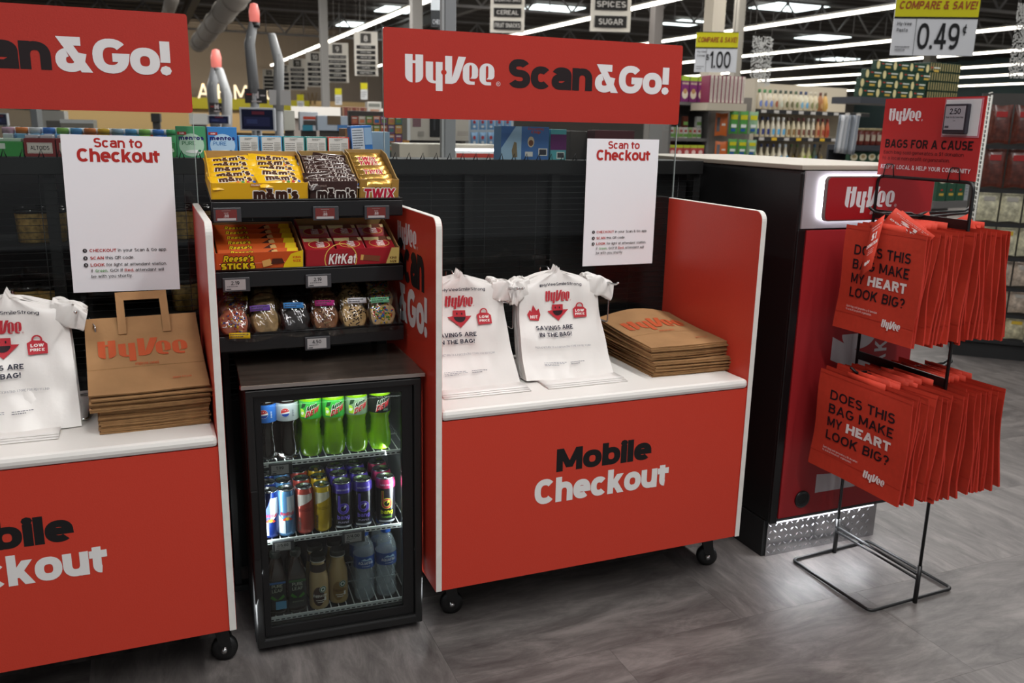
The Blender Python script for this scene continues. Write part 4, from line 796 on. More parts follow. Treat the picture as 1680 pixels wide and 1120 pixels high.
def candy(name, lab, w, h, th, m, group, draw=None, seed=0):
    t = thing(name, lab, 'candy', (0, 0, 0), group=group); mb, top = pillow(w, h, th, m, seed); mb.build('wrapper', None, t)
    if draw:
        q = Print(.0003); draw(q)
        q.build('wrapper_print', t, curved(lambda x, y, z: tuple(top(min(.99, max(.01, x / w + .5)), min(.99, max(.01, y / h + .5))) + Vector((0, 0, .0004 + z))), .012, .010))
    return t
YEL = mat('wrapper_yellow', 'eab818', .3, coat=.4); BRN = mat('wrapper_brown', '33201b', .28, coat=.5); GLD = mat('wrapper_gold', 'd2a552', .25, .75)
ORG = mat('wrapper_orange', 'cf5a1e', .35, coat=.2); KRD = mat('wrapper_red', 'a81f2a', .32, coat=.3)
def d_mm(c, oc):
    def f(q):
        q.text(c, "m&m's", -.047, -.010, .020, .088, weight=.30, sp=.02, shear=.1, res=10, out=(oc, .0016)); q.disc('b8332a', .028, -.014, .0045, n=10); q.disc('3a8a3c', .014, -.016, .0045, n=10); q.disc('2f5fb0', .045, -.013, .0045, n=10); q.disc('d87a24', .0, -.016, .0042, n=10)
    return f
q = Print(.0001); q.text('3a2018', "m&m's", .105, .006, .030, .118, weight=.32, sp=.02, out=('e6e2da', .0026)); q.rect('c87a3c', .098, .043, .126, .050); q.text('f2e8d0', 'PEANUT', .112, .0445, .0042, .024, weight=.18, align='c', res=6)
on_rack(tray("yellow peanut candy carton on the rack's top shelf, left", .248, .205, .052, .090, mat('carton_yellow', 'dba915', .45), q, hs=.052), .004, 0, .001, 0)
q = Print(.0001); q.text('2a1a18', "m&m's", .018, .004, .032, .105, weight=.32, sp=.02, out=('e6e2da', .0026)); q.text('b9a49a', 'MILK CHOCOLATE', .030, .041, .005, .026, weight=.14, align='c', res=6)
on_rack(tray('dark brown candy carton in the middle of the top shelf', .128, .205, .056, .092, mat('carton_brown', '3a2421', .5), q), .260, 0, .001, 0)
q = Print(.0001); q.text('b3203a', 'TWIX', .010, .005, .030, .088, weight=.26, sp=.05, shear=.08, out=('ece6de', .0024))
on_rack(tray('gold caramel bar carton at the right end of the top shelf', .108, .205, .060, .098, mat('carton_gold', 'a07a34', .5), q, notch=True), .397, 0, .001, 0)
n = 0
for row in range(5):
    for col in range(2):
        y = .030 + row * .038; z = .046 + row * .0045 + (.003 if col else 0)
        t = candy('candy_packet', 'yellow peanut candy packet in the %s row of the yellow carton, %s column' % (('front', 'second', 'third', 'fourth', 'back')[row], ('left', 'right')[col]), .134, .058, .020, YEL, 'peanut candy packets in the yellow carton', d_mm('4a2a1c', 'f2ead8'), n); n += 1
        on_rack(t, .068 + col * .118, y, z, 0, rz=random.uniform(-.14, .14) + (.16 if row == 0 else 0), ry=random.uniform(-.09, .09), rx=.42 + random.uniform(-.1, .1))
for k in range(12):
    row, col = divmod(k, 2); t = candy('candy_packet', 'brown milk chocolate candy packet, %s, in the dark brown carton' % ('front one over the rim' if k == 0 else ('%s row, %s side' % (('front', 'second', 'third', 'fourth', 'fifth', 'back')[row], ('left', 'right')[col]))), .105, .045, .018, BRN, 'brown candy packets in the dark carton', d_mm('3a2420', 'ddd4cc'), 30 + k)
    on_rack(t, .300 + col * .045, .020 + row * .030, .046 + row * .005 + .003 * col, 0, rz=random.uniform(-.45, .45), rx=.6 + random.uniform(-.2, .2))
for k in range(7):
    def dt(q): q.text('b02838', 'TWIX', -.030, -.009, .017, .055, weight=.26, res=8, shear=.1, out=('efe0c8', .0014))
    t = candy('caramel_bar', 'gold caramel bar, %s in the gold carton' % ('front one lying in the notch', 'second from the front', 'third from the front', 'fourth from the front', 'fifth from the front', 'second from the back', 'backmost')[k], .100, .036, .020, GLD, 'gold caramel bars in the gold carton', dt if k in (2, 4, 5) else None, 60 + k)
    on_rack(t, .451, .014 + k * .029, .047 + k * .0055, 0, rz=random.uniform(-.05, .05), rx=.55)
# second shelf
q = Print(.0001); q.text('e2c81c', "Reese's", .018, .030, .017, .078, weight=.22, shear=.2, out=('2a1410', .0018)); q.text('e2c81c', 'STICKS', .012, .008, .018, .088, weight=.28, out=('2a1410', .0022)); q.poly('e2c41c', [(.172, 0), (.228, 0), (.228, .058), (.196, .048), (.178, .02)]); q.text('c8401c', 'KING', .212, .034, .007, .022, weight=.2, align='c', res=6).text('c8401c', 'SIZE', .212, .024, .007, .022, weight=.2, align='c', res=6)
q.poly('d8a860', [(.122, .012), (.146, .018), (.140, .036), (.118, .030)]).poly('4a261c', [(.142, .020), (.178, .022), (.172, .036), (.146, .036)])
on_rack(tray('orange peanut butter stick carton on the middle shelf, left', .228, .205, .054, .075, mat('carton_orange', 'c4501c', .45), q), .004, 0, .001, 1)
q = Print(.0001); q.text('efe8e2', 'KitKat', .060, .012, .030, .078, weight=.2, shear=.18, out=('7a1420', .002)); q.ring('e2c060', .095, .027, .045, .0025, 24); q.poly('7a4630', [(.150, .022), (.205, .016), (.208, .032), (.155, .038)]).poly('d8a860', [(.150, .022), (.158, .021), (.160, .037), (.152, .038)]); q.poly('d8c070', [(.222, 0), (.262, 0), (.262, .056), (.240, .056)]); q.text('5a3418', 'KING', .246, .022, .007, .020, weight=.2, align='c', res=6).text('5a3418', 'SIZE', .246, .011, .007, .020, weight=.2, align='c', res=6)
on_rack(tray('red wafer bar carton on the middle shelf, right', .262, .205, .056, .082, mat('carton_red', '9e1c26', .45), q), .243, 0, .001, 1)
def barbox(name, lab, w, h, th, m, group, draw):
    t = thing(name, lab, 'candy', (0, 0, 0), group=group); MB().box((-w / 2, -h / 2, 0), (w / 2, h / 2, th)).build('sleeve', m, t, bevel=.002)
    q = Print(.00015); draw(q); q.build('sleeve_print', t, lambda x, y, z: (x, y, th + z)); return t
for k in range(6):
    def dr_(q): q.text('e2c81c', "Reese's", -.075, .004, .013, .060, weight=.22, shear=.2, res=8, out=('2a1410', .0015)); q.text('e2c81c', 'STICKS', -.078, -.015, .015, .068, weight=.28, res=8, out=('2a1410', .002)); q.poly('e2c41c', [(.066, -.022), (.105, -.022), (.105, .022), (.078, .022)]); q.poly('4a261c', [(.0, -.018), (.045, .012), (.038, .02), (-.006, -.008)]).poly('d8b070', [(.036, .003), (.052, .006), (.048, .018), (.034, .014)])
    on_rack(barbox('peanut_butter_bar', 'orange peanut butter stick bar, %s in the orange carton' % ('front one leaning on the rim', 'second from the front', 'third from the front', 'third from the back', 'second from the back', 'backmost')[k], .215, .050, .016, ORG, 'peanut butter bars in the orange carton', dr_), .118, .026 + k * .032, .026 + k * .004, 1, rx=.62)
for k in range(6):
    row, col = divmod(k, 3)
    def dk(q): q.poly('d8c890', [(-.040, .014), (.040, .014), (.040, .032), (-.040, .032)]); q.disc('e2c060', 0, -.004, .030, .022, n=20); q.disc('a81f2a', 0, -.004, .028, .020, n=20); q.items.append(('efe8e2', [[(.014 - y * .022, -.020 + x * .009) for x, y in p_] for p_ in text_polys('KitKat', .2, res=8)[1]], q.z)); q.lay(); q.poly('6a3a26', [(.002, .010), (.03, .014), (.028, .036), (.006, .034)])
    on_rack(barbox('wafer_bar', 'red wafer bar, %s of the %s row in the red carton' % (('left', 'middle', 'right')[col], ('front', 'back')[row]), .082, .075, .020, KRD, 'wafer bars in the red carton', dk), .286 + col * .0865, .055 + row * .088, .036 + row * .010, 1, rx=.18)
# cookies
FILM = glass('cellophane', 'f4f4f4', .08, 1.3)
def cookie(p6, c1_, spr, lab, sticker, s=1):
    x, y, z, rx = p6; t = thing('bagged_cookie', lab, 'cookie', (0, 0, 0), group='cellophane bagged cookies on the lowest shelf')
    r = random.Random(sum(map(ord, lab)) % 999); cm = mat('cookie_' + c1_, c1_, .75, noise=(55, .3), bump=(70, .8))
    MB().lathe([(.030, 0), (.040, .004), (.042, .010), (.036, .018), (.022, .024), (.004, .026)], 18, m=cm, wob=lambda a, z: 1 + .03 * math.sin(3 * a) + .02 * math.sin(7 * a + z * 50)).build('cookie', None, t)
    if spr:
        for ci, sc in enumerate(spr):
            ms = MB()
            for _k in range(26):
                a = r.uniform(0, 6.28); q_ = r.uniform(0, .034); zz = .0262 - q_ * .1 if q_ < .022 else .024 - (q_ - .022) * .43; ang = r.uniform(0, 3.14); d = Vector((math.cos(ang), math.sin(ang), 0)) * .0028; c = Vector((q_ * math.cos(a), q_ * math.sin(a), zz + .0005)); ms.tube([c - d, c + d], .0015 * s, 4)
            tag(ms.build('sprinkles', ink(sc), t), kind='stuff')
    def top(u, v, sg=1): a = abs(2 * u - 1); b = abs(2 * v - 1); k = max(0, 1 - max(a, b) ** 4); return Vector(((u - .5) * .108, (v - .5) * .125 + .008, .012 + sg * (.019 * k + .001) + .003 * math.sin(u * 17 + v * 11) * k))
    mb = MB(); mb.grid(top, 12, 12); mb.grid(lambda u, v: top(u, v, -1), 8, 8); mb.build('cellophane_bag', FILM, t)
    if sticker:
        sx_, sy_, sc = sticker; mb = MB(); mb.grid(lambda u, v: (sx_ + (u - .5) * .055, sy_ + (v - .5) * .016, .034 + .002 * math.sin(u * 5)), 4, 1); st_ = mb.build('sticker', ink(sc), t, solid=.0004)
        q = Print(.0002); q.lines('3a3a3a', sx_ - .024, sy_ - .006, .048, .012, 2); q.build('lettering', st_, lambda a, b, z: (a, b, .0365 + z))
    return on_rack(t, x, y, z, 2, rx=rx, rz=r.uniform(-.15, .15))
kinds = [('b86a4c', ('c8392e', '2f5fb0', 'e8c02c', 'e8e4dc'), (.012, -.040, 'c8a51c'), 'rainbow sprinkle'), ('a88a5c', None, (-.015, .034, '6a4a9c'), 'plain sugar'), ('2a2422', None, (-.005, .036, '3f86c8'), 'dark chocolate'), ('8a5a38', ('5a3826', 'c8a878'), (.0, .038, 'b02c78'), 'brown crumb-topped'), ('c8a46c', ('3a2a20', '3a2a20'), (.01, .040, 'c8c8cc'), 'chocolate chip'), ('d0b080', ('2f6fc0', 'e8c02c', '3a8a3c', 'c8392e'), (-.005, .038, '7ac89a'), 'candy-topped')]
for ci, (cc, sp_, stk, nm) in enumerate(kinds):
    for row in range(3):
        cookie((.045 + ci * .0825 + (.005 if row else 0), .030 + row * .050, .024 + row * .027, .95 - .16 * row), cc, sp_, '%s cookie in a clear bag, %s' % (nm, ('front row on the lowest rack shelf', 'middle row', 'back row')[row]), stk if row == 0 or ci in (0,) else None, 1.5 if ci == 5 else 1)
for (x, s, txt, rd, lb) in ((.003, 0, '.88', 1, 'red price tag at the left end of the rack top shelf'), (.262, 0, '.88', 1, 'red price tag below the dark brown candy carton'), (.405, 0, '.88', 1, 'red price tag below the gold carton'), (.016, 1, '2.19', 0, 'price tag reading 2.19 at the left end of the middle rack shelf'), (.236, 1, '2.19', 0, 'price tag reading 2.19 below the red wafer bar carton'), (.228, 2, '4.50', 0, 'price tag reading 4.50 on the lowest rack shelf below the cookies')):
    etag((-.53 + x, .273, LIPS[s] - .056), 0, .071, .038, txt, lb, rd)
# ================================================================ brown paper bags
PRED = 'b5522f'
def paper_bag(lab, w, d, group, seed, curl=0.0, prnt=False, lift=None):
    """flat folded sack lying on its back: x across, y from folded foot (0) to mouth (d)"""
    t = thing('paper_bag', lab, 'bag', (0, 0, 0), group=group); r = random.Random(seed); ph = r.uniform(0, 6)
    f = lambda u, v, s: Vector((u * w, v * d, curl * v * v + .0012 * math.sin(u * 7 + ph) * math.sin(v * 5 + ph) + (lift(u, v) if lift else 0) + s * (.0028 if v > .35 else .0044) * .95))
    mb = MB(); mb.grid(lambda u, v: f(u, v, 1), 8, 8, KRAFT); mb.grid(lambda u, v: f(u, v, 0), 8, 8, KRAFT); k8 = 8
    for u in (0, 1): mb.grid(lambda a, v: f(u, v, a), 1, 8, KRAFT2)
    for v in (0, 1): mb.grid(lambda u, a: f(u, v, a), 8, 1, KRAFT2)
    mb.build('sack_body', None, t); mb = MB(); mb.grid(lambda u, v: f(u, .36 + .012 * v, 1) + Vector((0, 0, .0004)), 8, 1, KRAFT2); mb.build('fold_crease', None, t)
    if prnt:
        q = Print(.0006); q.logo(PRED, None, .10, .50, .22, .78, reg=False); q.text(PRED, 'employee owned', .5, .38, .04, .2, weight=.12, align='c', res=6); q.text(PRED, 'please recycle', .78, .14, .03, .16, weight=.12, align='c', res=6)
        q.build('print', t, lambda x, y, z: tuple(f(x, y, 1) + Vector((0, 0, .0006 + z))))
    return t
def stack(cx, cy, z0, w, d, n, rz, gname, place, tilt=0, top=None, curl=0, seed=0, hinge=0, rxz=0.0):
    r = random.Random(seed); z = 0
    for i in range(n):
        last = i == n - 1
        lab = top if (last and top) else 'brown folded paper bag, %s from the bottom of %s' % (ordn(i), place)
        t = paper_bag(lab, w, d, gname, seed * 50 + i, curl * (i + 1) / n, prnt=last and bool(top), lift=(lambda u, v: .022 * math.sin(3.1 * u) * v) if (last and top and curl) else None)
        t.matrix_world = Matrix.Translation((cx + r.uniform(-.004, .004), cy + r.uniform(-.004, .004), z0)) @ Matrix.Rotation(rz + r.uniform(-.02, .02), 4, 'Z') @ Matrix.Rotation(tilt * (.4 + .6 * i / n), 4, 'X') @ Matrix.Rotation(rxz, 4, 'Y') @ Matrix.Translation((0, 0, z))
        z += .0046 * (1.05)
    return z
CT = ZC + .0006
h = stack(.752, .112, CT, .280, .35, 10, -.03, 'brown paper bags in the lower pile on the right counter', 'the lower pile, right counter', seed=1)
stack(.742, .118, CT + h + .0035, .288, .345, 9, .02, 'brown paper bags in the upper pile on the right counter', 'the tilted pile, right counter', tilt=.055, top='top brown paper bag with faded red logo on the tilted pile, right counter', curl=.012, seed=2)
h = stack(-.832, .098, CT, .258, .34, 12, .03, 'brown paper bags in the lower pile on the left counter', 'the lower pile, left counter', seed=3)
stack(-.848, .088, CT + h + .003, .280, .34, 7, .045, 'brown paper bags in the upper pile on the left counter', 'the raised pile, left counter', tilt=.17, curl=.05, seed=4)
tb = paper_bag('top brown paper bag with a flat handle and red logo, left counter', .280, .30, 'brown paper bags in the upper pile on the left counter', 77, .05, True)
tb.matrix_world = Matrix.Translation((-.850, .086, CT + h + .042)) @ Matrix.Rotation(.045, 4, 'Z') @ Matrix.Rotation(.30, 4, 'X')
hp = [(.085, .235, .048), (.085, .335, .075), (.115, .352, .079), (.185, .352, .079), (.200, .335, .075), (.200, .235, .048)]
mb = MB(); HW = .010
vs = []; fs = []
L = stroke_poly([(.090, .235), (.090, .350), (.200, .350), (.200, .235)], .020); mb = MB()
for q in L: mb.prism(q, 0, .0012, KRAFT, lambda x, y, z: (x, y, .05 * (y / .30) ** 2 + .0055 + z + max(0, y - .3) * .3))
mb.build('paper_handle', None, tb)
# ================================================================ wire bag racks and plastic bags
def plastic_rack(x, lab, group='chrome wire plastic bag racks'):
    t = thing('wire_bag_rack', lab, 'bag rack', (x, .34, ZC), group=group); w = .152 if .1 < x < .2 else .165; r = .0032
    MB().tube(rounded([(-w, -.11, .004), (w, -.11, .004), (w, .12, .004), (-w, .12, .004)], .012), r, 6, closed=True).build('base_loop', CHR, t)
    for s in (-1, 1):
        MB().tube(rounded([(s * w, -.06, .006), (s * w, .10, .012), (s * w, .10, .272), (s * (w - .004), -.125, .284), (s * (w - .004), -.135, .290)], .012, False), r, 6).build('arm', CHR, t)
        MB().tube(rounded([(s * (w + .012), .06, .145), (s * (w + .030), -.02, .14), (s * (w + .030), -.02, .225), (s * (w + .012), .06, .235)], .008), r * .8, 6, closed=True).build('guide_loop', CHR, t)
        MB().tube([(s * w, .10, .20), (s * (w + .012), .08, .20)], r * .8, 5).build('bracket', CHR, t); MB().lathe([(.001, 0), (.0045, .001), (.0045, .004), (.001, .005)], 10, (s * (w - .004), -.137, .289), capb=False, capt=False).build('end_ball', CHR, t)
    MB().tube([(-w, .10, .20), (w, .10, .20)], r, 6).build('crossbar', CHR, t); MB().tube(rounded([(0, .10, .20), (0, .10, .315), (0, .04, .322), (0, .03, .312)], .01, False), r, 6).build('centre_hook', CHR, t)
    return t
def plastic_bag(x, seed, lab, group, dy=0, dz=0, prnt=True):
    t = thing('plastic_bag', lab, 'bag', (x, .255 + dy, ZC + .002 + dz), group=group); r = random.Random(seed); ph = [r.uniform(0, 6) for _k in range(5)]; H = .302
    hw = lambda v: .152 - .020 * v - (.022 if v > .8 else 0) * ((v - .8) / .2) ** 2 - .06 * max(0, v - .93) / .07
    def f(u, v, s=0):
        a = 2 * u - 1; drop = (1 - v) ** 2
        y = -.085 * drop + .035 * v + .0035 * math.sin(u * 9 + ph[0] + v * 3) + .003 * math.sin(v * 15 + ph[1]) + .002 * math.sin(u * 23 + v * 9 + ph[2]) + .012 * a * a
        z = H * v + (.010 * math.cos(a * 1.57) if v > .8 else 0) + (.020 * math.exp(-(a / .10) ** 2) if v > .94 else 0) - .006 * a * math.sin(ph[3]) * (1 - v)
        return Vector((a * hw(v), y, max(.001, z)))
    mb = MB(); mb.grid(lambda u, v: f(u, v), 22, 26, PLAS); mb.grid(lambda u, v: f(u, v) + Vector((0, .011 * (1.2 - v), .0005)), 12, 14, PLAS)
    for u in (0, 1): mb.grid(lambda a, v: f(u, v) + Vector((0, a * .011 * (1.2 - v), 0)), 1, 26, PLAS)
    mb.build('bag_body', None, t)
    for s in (-1, 1):
        k_ = .3 if (s < 0 and .1 < x < .2) else 1
        def g(u, v, s=s, k_=k_):   # sleeve folded out over the arm
            ang = u * 1.0; wd = .030 * (1 - .12 * u)
            c = Vector((s * (.095 + .082 * u * k_), .045 - .034 * u, .268 + .012 * math.sin(u * 2.6) - .026 * u))
            th = v * 2 * math.pi; return c + Vector((s * .25 * wd * math.sin(th), .0055 * math.cos(th) * (1 + .5 * math.sin(11 * u + ph[2])) + .004 * math.sin(u * 16 + th * 2), wd * math.sin(th) * (1 + .14 * math.sin(u * 9 + ph[4] + s))))
        mb = MB(); mb.grid(g, 10, 14, PLAS); mb.build('handle_sleeve', None, t)
    if prnt:
        q = Print(.0004); K = '2b2c3a'; Rr = 'b5303a'; h_ = H; wd = .26
        X = lambda a: (a - .5) * .25
        q.text(K, '#HyVeeSmileStrong', -.062, .257, .008, .125, weight=.13, res=8); q.logo(Rr, None, -.048, .222, .022, .074, reg=True, shear=.12)
        # flame badge, arrow with a smile, low price padlock tag
        q.poly(Rr, [(-.094, .172), (-.100, .188), (-.092, .200), (-.088, .195), (-.083, .214), (-.074, .198), (-.068, .204), (-.064, .186), (-.070, .170)]); q.text('ece8e4', 'HOT', -.082, .176, .009, .020, weight=.22, align='c', res=6)
        q.poly(Rr, [(-.028, .213), (.004, .213), (.004, .198), (.020, .198), (-.011, .168), (-.044, .196), (-.028, .198)]); q.disc('2b1a20', -.018, .204, .0018, .0032, n=8).disc('2b1a20', -.006, .204, .0018, .0032, n=8).disc('2b1a20', -.012, .196, .015, .014, 180, 360, n=12)
        q.poly(Rr, [(.036, .174), (.034, .199), (.044, .205), (.066, .203), (.074, .196), (.074, .175)]); q.ring(Rr, .054, .206, .009, .0035, 14); q.text('ece8e4', 'LOW', .054, .190, .007, .026, weight=.22, align='c', res=6).text('ece8e4', 'PRICE', .054, .181, .006, .028, weight=.2, align='c', res=6)
        q.text(K, 'SAVINGS ARE', -.028, .146, .011, .108, weight=.2, align='c', res=8).text(K, 'IN THE BAG!', -.028, .128, .011, .095, weight=.2, align='c', res=8)
        q.text('7a7a84', 'PLEASE RETURN TO A PARTICIPATING STORE FOR RECYCLING', -.01, .098, .005, .165, weight=.1, align='c', res=4); q.lines('8a8a92', -.075, .052, .065, .010, 3); q.lines('6a6a72', .0, .054, .045, .008, 2)
        q.build('bag_print', t, curved(lambda a, b, z: (lambda A, B: tuple(f(A / (2 * hw(B / H)) + .5, B / H) + Vector((0, -.0016 - z, 0))))(a * 1.16, .16 + (b - .16) * 1.1), .010, .010))
    return t
for x, who, n0 in ((.497, 'right rack of the right counter', 0), (.172, 'rack by the lettered side panel', 10), (-1.030, 'rack on the left-hand counter', 20)):
    plastic_rack(x, 'chrome wire bag rack, ' + {0: 'right one of two on the right-hand counter', 10: 'left one of two on the right-hand counter', 20: 'on the left-hand counter at the picture edge'}[n0])
    plastic_bag(x, n0 + 1, 'front white plastic bag with smiling arrow print on the ' + who, 'white plastic bags on the wire racks')
    for i in range(4): plastic_bag(x, n0 + 2 + i, 'white plastic bag, %s behind the front one, %s' % (ordn(i), who), 'white plastic bags behind the front one, ' + who, dy=.013 + .012 * i, dz=.0015 + .001 * i, prnt=False)
    for i in range(3): 
        t = thing('plastic_bag', 'flat white plastic bag end, %s up, lying under the %s' % (ordn(i), who), 'bag', (x + (.02 if n0 < 20 else -.03), .10 + .012 * i, ZC + .0012 + .0022 * i), group='flat plastic bag ends, ' + who)
        mb = MB(); mb.grid(lambda u, v: Vector(((u - .5) * .27, v * .12, .0009 + .0008 * math.sin(u * 11 + i) * math.sin(v * 3))), 10, 4, PLAS); mb.build('sheet', None, t, solid=.0012)
# ================================================================ gum and mint gondola behind the shields
GX0, GX1 = -2.1, 1.225; GZ = 1.352
gd = thing('checkout_gondola', 'long black wire-backed gondola with gum on top, behind both clear shields', 'shelving', (0, .62, 0)); DKW = mat('dark_wire', '333436', .4, .5)
box('top_shelf', (GX0, .0, GZ - .012), (GX1, .26, GZ), BLKM, gd); box('top_rail', (GX0, -.008, GZ - .045), (GX1, -.001, GZ + .004), BLK, gd, .002)
mw = MB()
for i in range(36): z = .60 + i * .0195; mw.tube([(GX0, .004, z), (GX1, .004, z)], .0009, 4)
for i in range(18): x = GX0 + i * .19; mw.tube([(x, .006, .58), (x, .006, GZ - .04)], .0011, 4)
tag(mw.build('wire_back', DKW, gd), kind='stuff')
for x in (-1.55, -.95, -.30, .30, .62, 1.20): box('upright', (x, .012, 0), (x + .03, .04, GZ - .013), BLK, gd)
for z in (.62, .86, 1.09): box('shelf', (GX0, .08, z), (GX1, .40, z + .008), BLKM, gd)
box('centre_panel', (GX0, .41, 0), (GX1, .42, GZ - .02), mat('dark_back', '1e1d1f', .8), gd); box('base_panel', (GX0, .045, 0), (GX1, .40, .60), BLKM, gd); box('dark_insert', (-.24, .045, .601), (1.19, .052, GZ - .05), mat('dark_insert', '0e0e0f', .5), gd)
hk = MB().tube([(-.008, -.012, 0), (0, -.016, .022), (.006, -.012, 0)], .0017, 5).build('divider_hook', BLKS, gd); hk.location = (-1.4, 0, GZ + .002)
for i in range(1, 58):
    x = -1.4 + i * .0455
    if x > .95: break
    o = hk.copy(); COL.objects.link(o); o.parent = gd; o.location = (x, 0, GZ + .002)
def gbox(px0, px1, h, d, c, lab, draw=None, y=.625, z=GZ, name='gum_box', cat='carton', group='boxes along the gondola top', topc=None, rz=0, side=None):
    a = at(px0, 240, 1, y); b = at(px1, 240, 1, y); w = b.x - a.x; t = thing(name, lab, cat, (a.x, y, z + .0008), rz, group)
    MB().box((.0006, 0, 0), (w - .0006, d, h)).build('box_body', mat('carton_' + (side or c), side or c, .45), t, bevel=.0015)
    q = Print(.00012); q.rect(c, .001, .001, w - .001, h - .001)
    if draw: draw(q, w, h)
    q.build('box_print', t, lambda x, y_, z_: (x, -z_, y_))
    if topc:
        for i in range(2):
            for j in range(2): MB().box((.004 + i * (w / 2 - .002), .006 + j * .030, h + .0001), (w / 2 - .002 + i * (w / 2 - .002), .033 + j * .030, h + .009)).build('mint_tin', mat('tin_' + topc, topc, .3, .4), t, bevel=.002)
    return t
def d_ment(c1_, c2_):
    def f(q, w, h): q.disc(c2_, w * .5, h * .42, w * .42, h * .36); q.rect('b03a34', w * .04, h * .74, w * .34, h * .83); q.text('f0e8e8', 'GUM', w * .19, h * .76, h * .05, weight=.2, align='c', res=6); q.text('2c2870', 'mentos', w * .5, h * .58, h * .13, w * .84, weight=.26, align='c', res=8); q.text(c1_, 'PURE', w * .40, h * .42, h * .12, w * .44, weight=.12, align='c', res=8); q.disc('f2f6f2', w * .56, h * .22, w * .28, h * .05); q.disc(c1_, w * .76, h * .24, w * .05, h * .04, n=10)
    return f
def d_nutr(edge, hd=True):
    def f(q, w, h): q.rect(edge, 0, 0, w, h); q.rect('d4d2cc', w * .05, h * .05, w * .95, h * .95); q.lines('77756f', w * .1, h * .12, w * .48, h * .60, 7); q.lines('9a9892', w * .62, h * .35, w * .3, h * .4, 6); q.lines('6f6d68', w * .3, h * .82, w * .4, h * .1, 2); q.rect('8a8882', w * .62, h * .1, w * .92, h * .26)
    return f
def d_orbit(q, w, h): q.rect('d9e8da', w * .3, h * .55, w * .7, h * .9); q.text('1a2e1c', 'orbit', w * .28, h * .32, h * .22, w * .6, weight=.2, align='c', res=8)
def d_alt(q, w, h): q.rect('e4ddd4', w * .10, h * .22, w * .90, h * .78); q.rect('7a2a2a', w * .12, h * .25, w * .88, h * .75); q.rect('ded6cc', w * .125, h * .26, w * .875, h * .74); q.text('3a3434', 'ALTOIDS', w * .5, h * .40, h * .22, w * .6, weight=.16, align='c', res=8)
gbox(-62, 38, .042, .12, '3f9a4a', 'green gum carton with rows of white-topped packs, far left of the gondola', d_orbit, topc='c6dcc8'); gbox(39, 91, .052, .10, '8a3030', 'dark red mint carton with open tins on top, left of the poster', d_alt, topc='d8d4dc'); gbox(92, 146, .052, .10, '8a3030', 'dark red mint carton half hidden behind the left poster', d_alt, topc='d8d4dc'); gbox(147, 205, .052, .10, '3a7a8a', 'teal mint carton hidden behind the left poster', d_alt); gbox(206, 288, .045, .10, '3a8a48', 'green spearmint carton showing at the right edge of the left poster', lambda q, w, h: q.text('dfe8d8', 'Spearmints', w * .55, h * .4, h * .28, w * .84, weight=.2, align='c', res=8))
gbox(290, 339, .092, .05, '4d9c6c', 'green chewing gum box with white swoosh, beside the left poster', d_ment('2c7a4c', 'bcdcc4')); gbox(341, 390, .092, .05, '3f86cc', 'blue chewing gum box with white swoosh, right of the green one', d_ment('3f7ab8', 'b4d4ee'))
for i, (a, b, c, nm) in enumerate(((392, 425, '5aa8d8', 'light blue edge, beside the blue one'), (428, 463, '4a9ccc', 'blue edge, second of the white-backed boxes'), (465, 500, '3a8f8f', 'teal edge, third of the white-backed boxes'), (502, 536, '2f8a84', 'dark teal edge, fourth of the white-backed boxes'), (538, 573, 'c0483c', 'red edge, last of the white-backed boxes'))): gbox(a, b, .068, .05, c, 'gum box seen from its white printed back, ' + nm, d_nutr(c))
t = gbox(578, 613, .102, .05, '3b7cc8', 'tilted blue ice gum box leaning right above the gold carton', lambda q, w, h: (q.rect('cdd6de', w * .05, h * .28, w * .62, h * .93), q.lines('5a6470', w * .08, h * .3, w * .5, h * .6, 8), q.rect('9cbfe0', w * .64, h * .42, w * .97, h * .93), q.text('e8eef4', 'ICE', w * .3, h * .12, h * .09, weight=.2), q.text('e8eef4', 'CUBES', w * .34, h * .02, h * .09, weight=.2, res=6))); t.rotation_euler.y = -.06
gbox(600, 640, .085, .09, 'b4d4ea', 'open pale blue display carton behind the ice gum box', None, y=.76, z=GZ); gbox(566, 596, .094, .10, '7a5c40', 'brown inside of an open gum carton behind the row', None, y=.80)
def d_cook(q, w, h):
    q.rect('4a78b8', 0, 0, w, h); q.poly('a8cce8', [(0, 0), (w * .42, 0), (w * .42, h), (w * .30, h), (0, h * .35)]); q.text('c04a34', 'Chocolatey', w * .72, h * .90, h * .07, w * .34, weight=.2, align='c', res=6).text('c04a34', 'Chip', w * .72, h * .80, h * .08, w * .2, weight=.2, align='c', res=6); q.disc('d8c8a8', w * .62, h * .55, w * .07, h * .16); q.disc('7a4c34', w * .62, h * .52, w * .05, h * .09); q.poly('8a7a5c', [(w * .24, h * .08), (w * .34, h * .1), (w * .32, h * .52), (w * .27, h * .55), (w * .22, h * .3)]); q.rect('e8e6e0', w * .78, h * .14, w * .97, h * .36); q.rect('3a3a44', w * .8, h * .17, w * .95, h * .33); q.rect('e8e6e0', w * .5, h * .12, w * .66, h * .26)
gbox(822, 900, .112, .07, '6fa6d8', 'blue chocolate chip cookie snack carton on the gondola behind the right shield', d_cook, group='snack cartons behind the right shield'); gbox(903, 929, .105, .06, '5ab0b8', 'narrow teal and purple snack carton beside the blue cookie carton', lambda q, w, h: (q.rect('6a2c6c', 0, h * .34, w, h * .84), q.rect('dfe6e0', w * .4, h * .06, w * .9, h * .28), q.rect('44464c', w * .45, h * .09, w * .85, h * .25)), group='snack cartons behind the right shield')
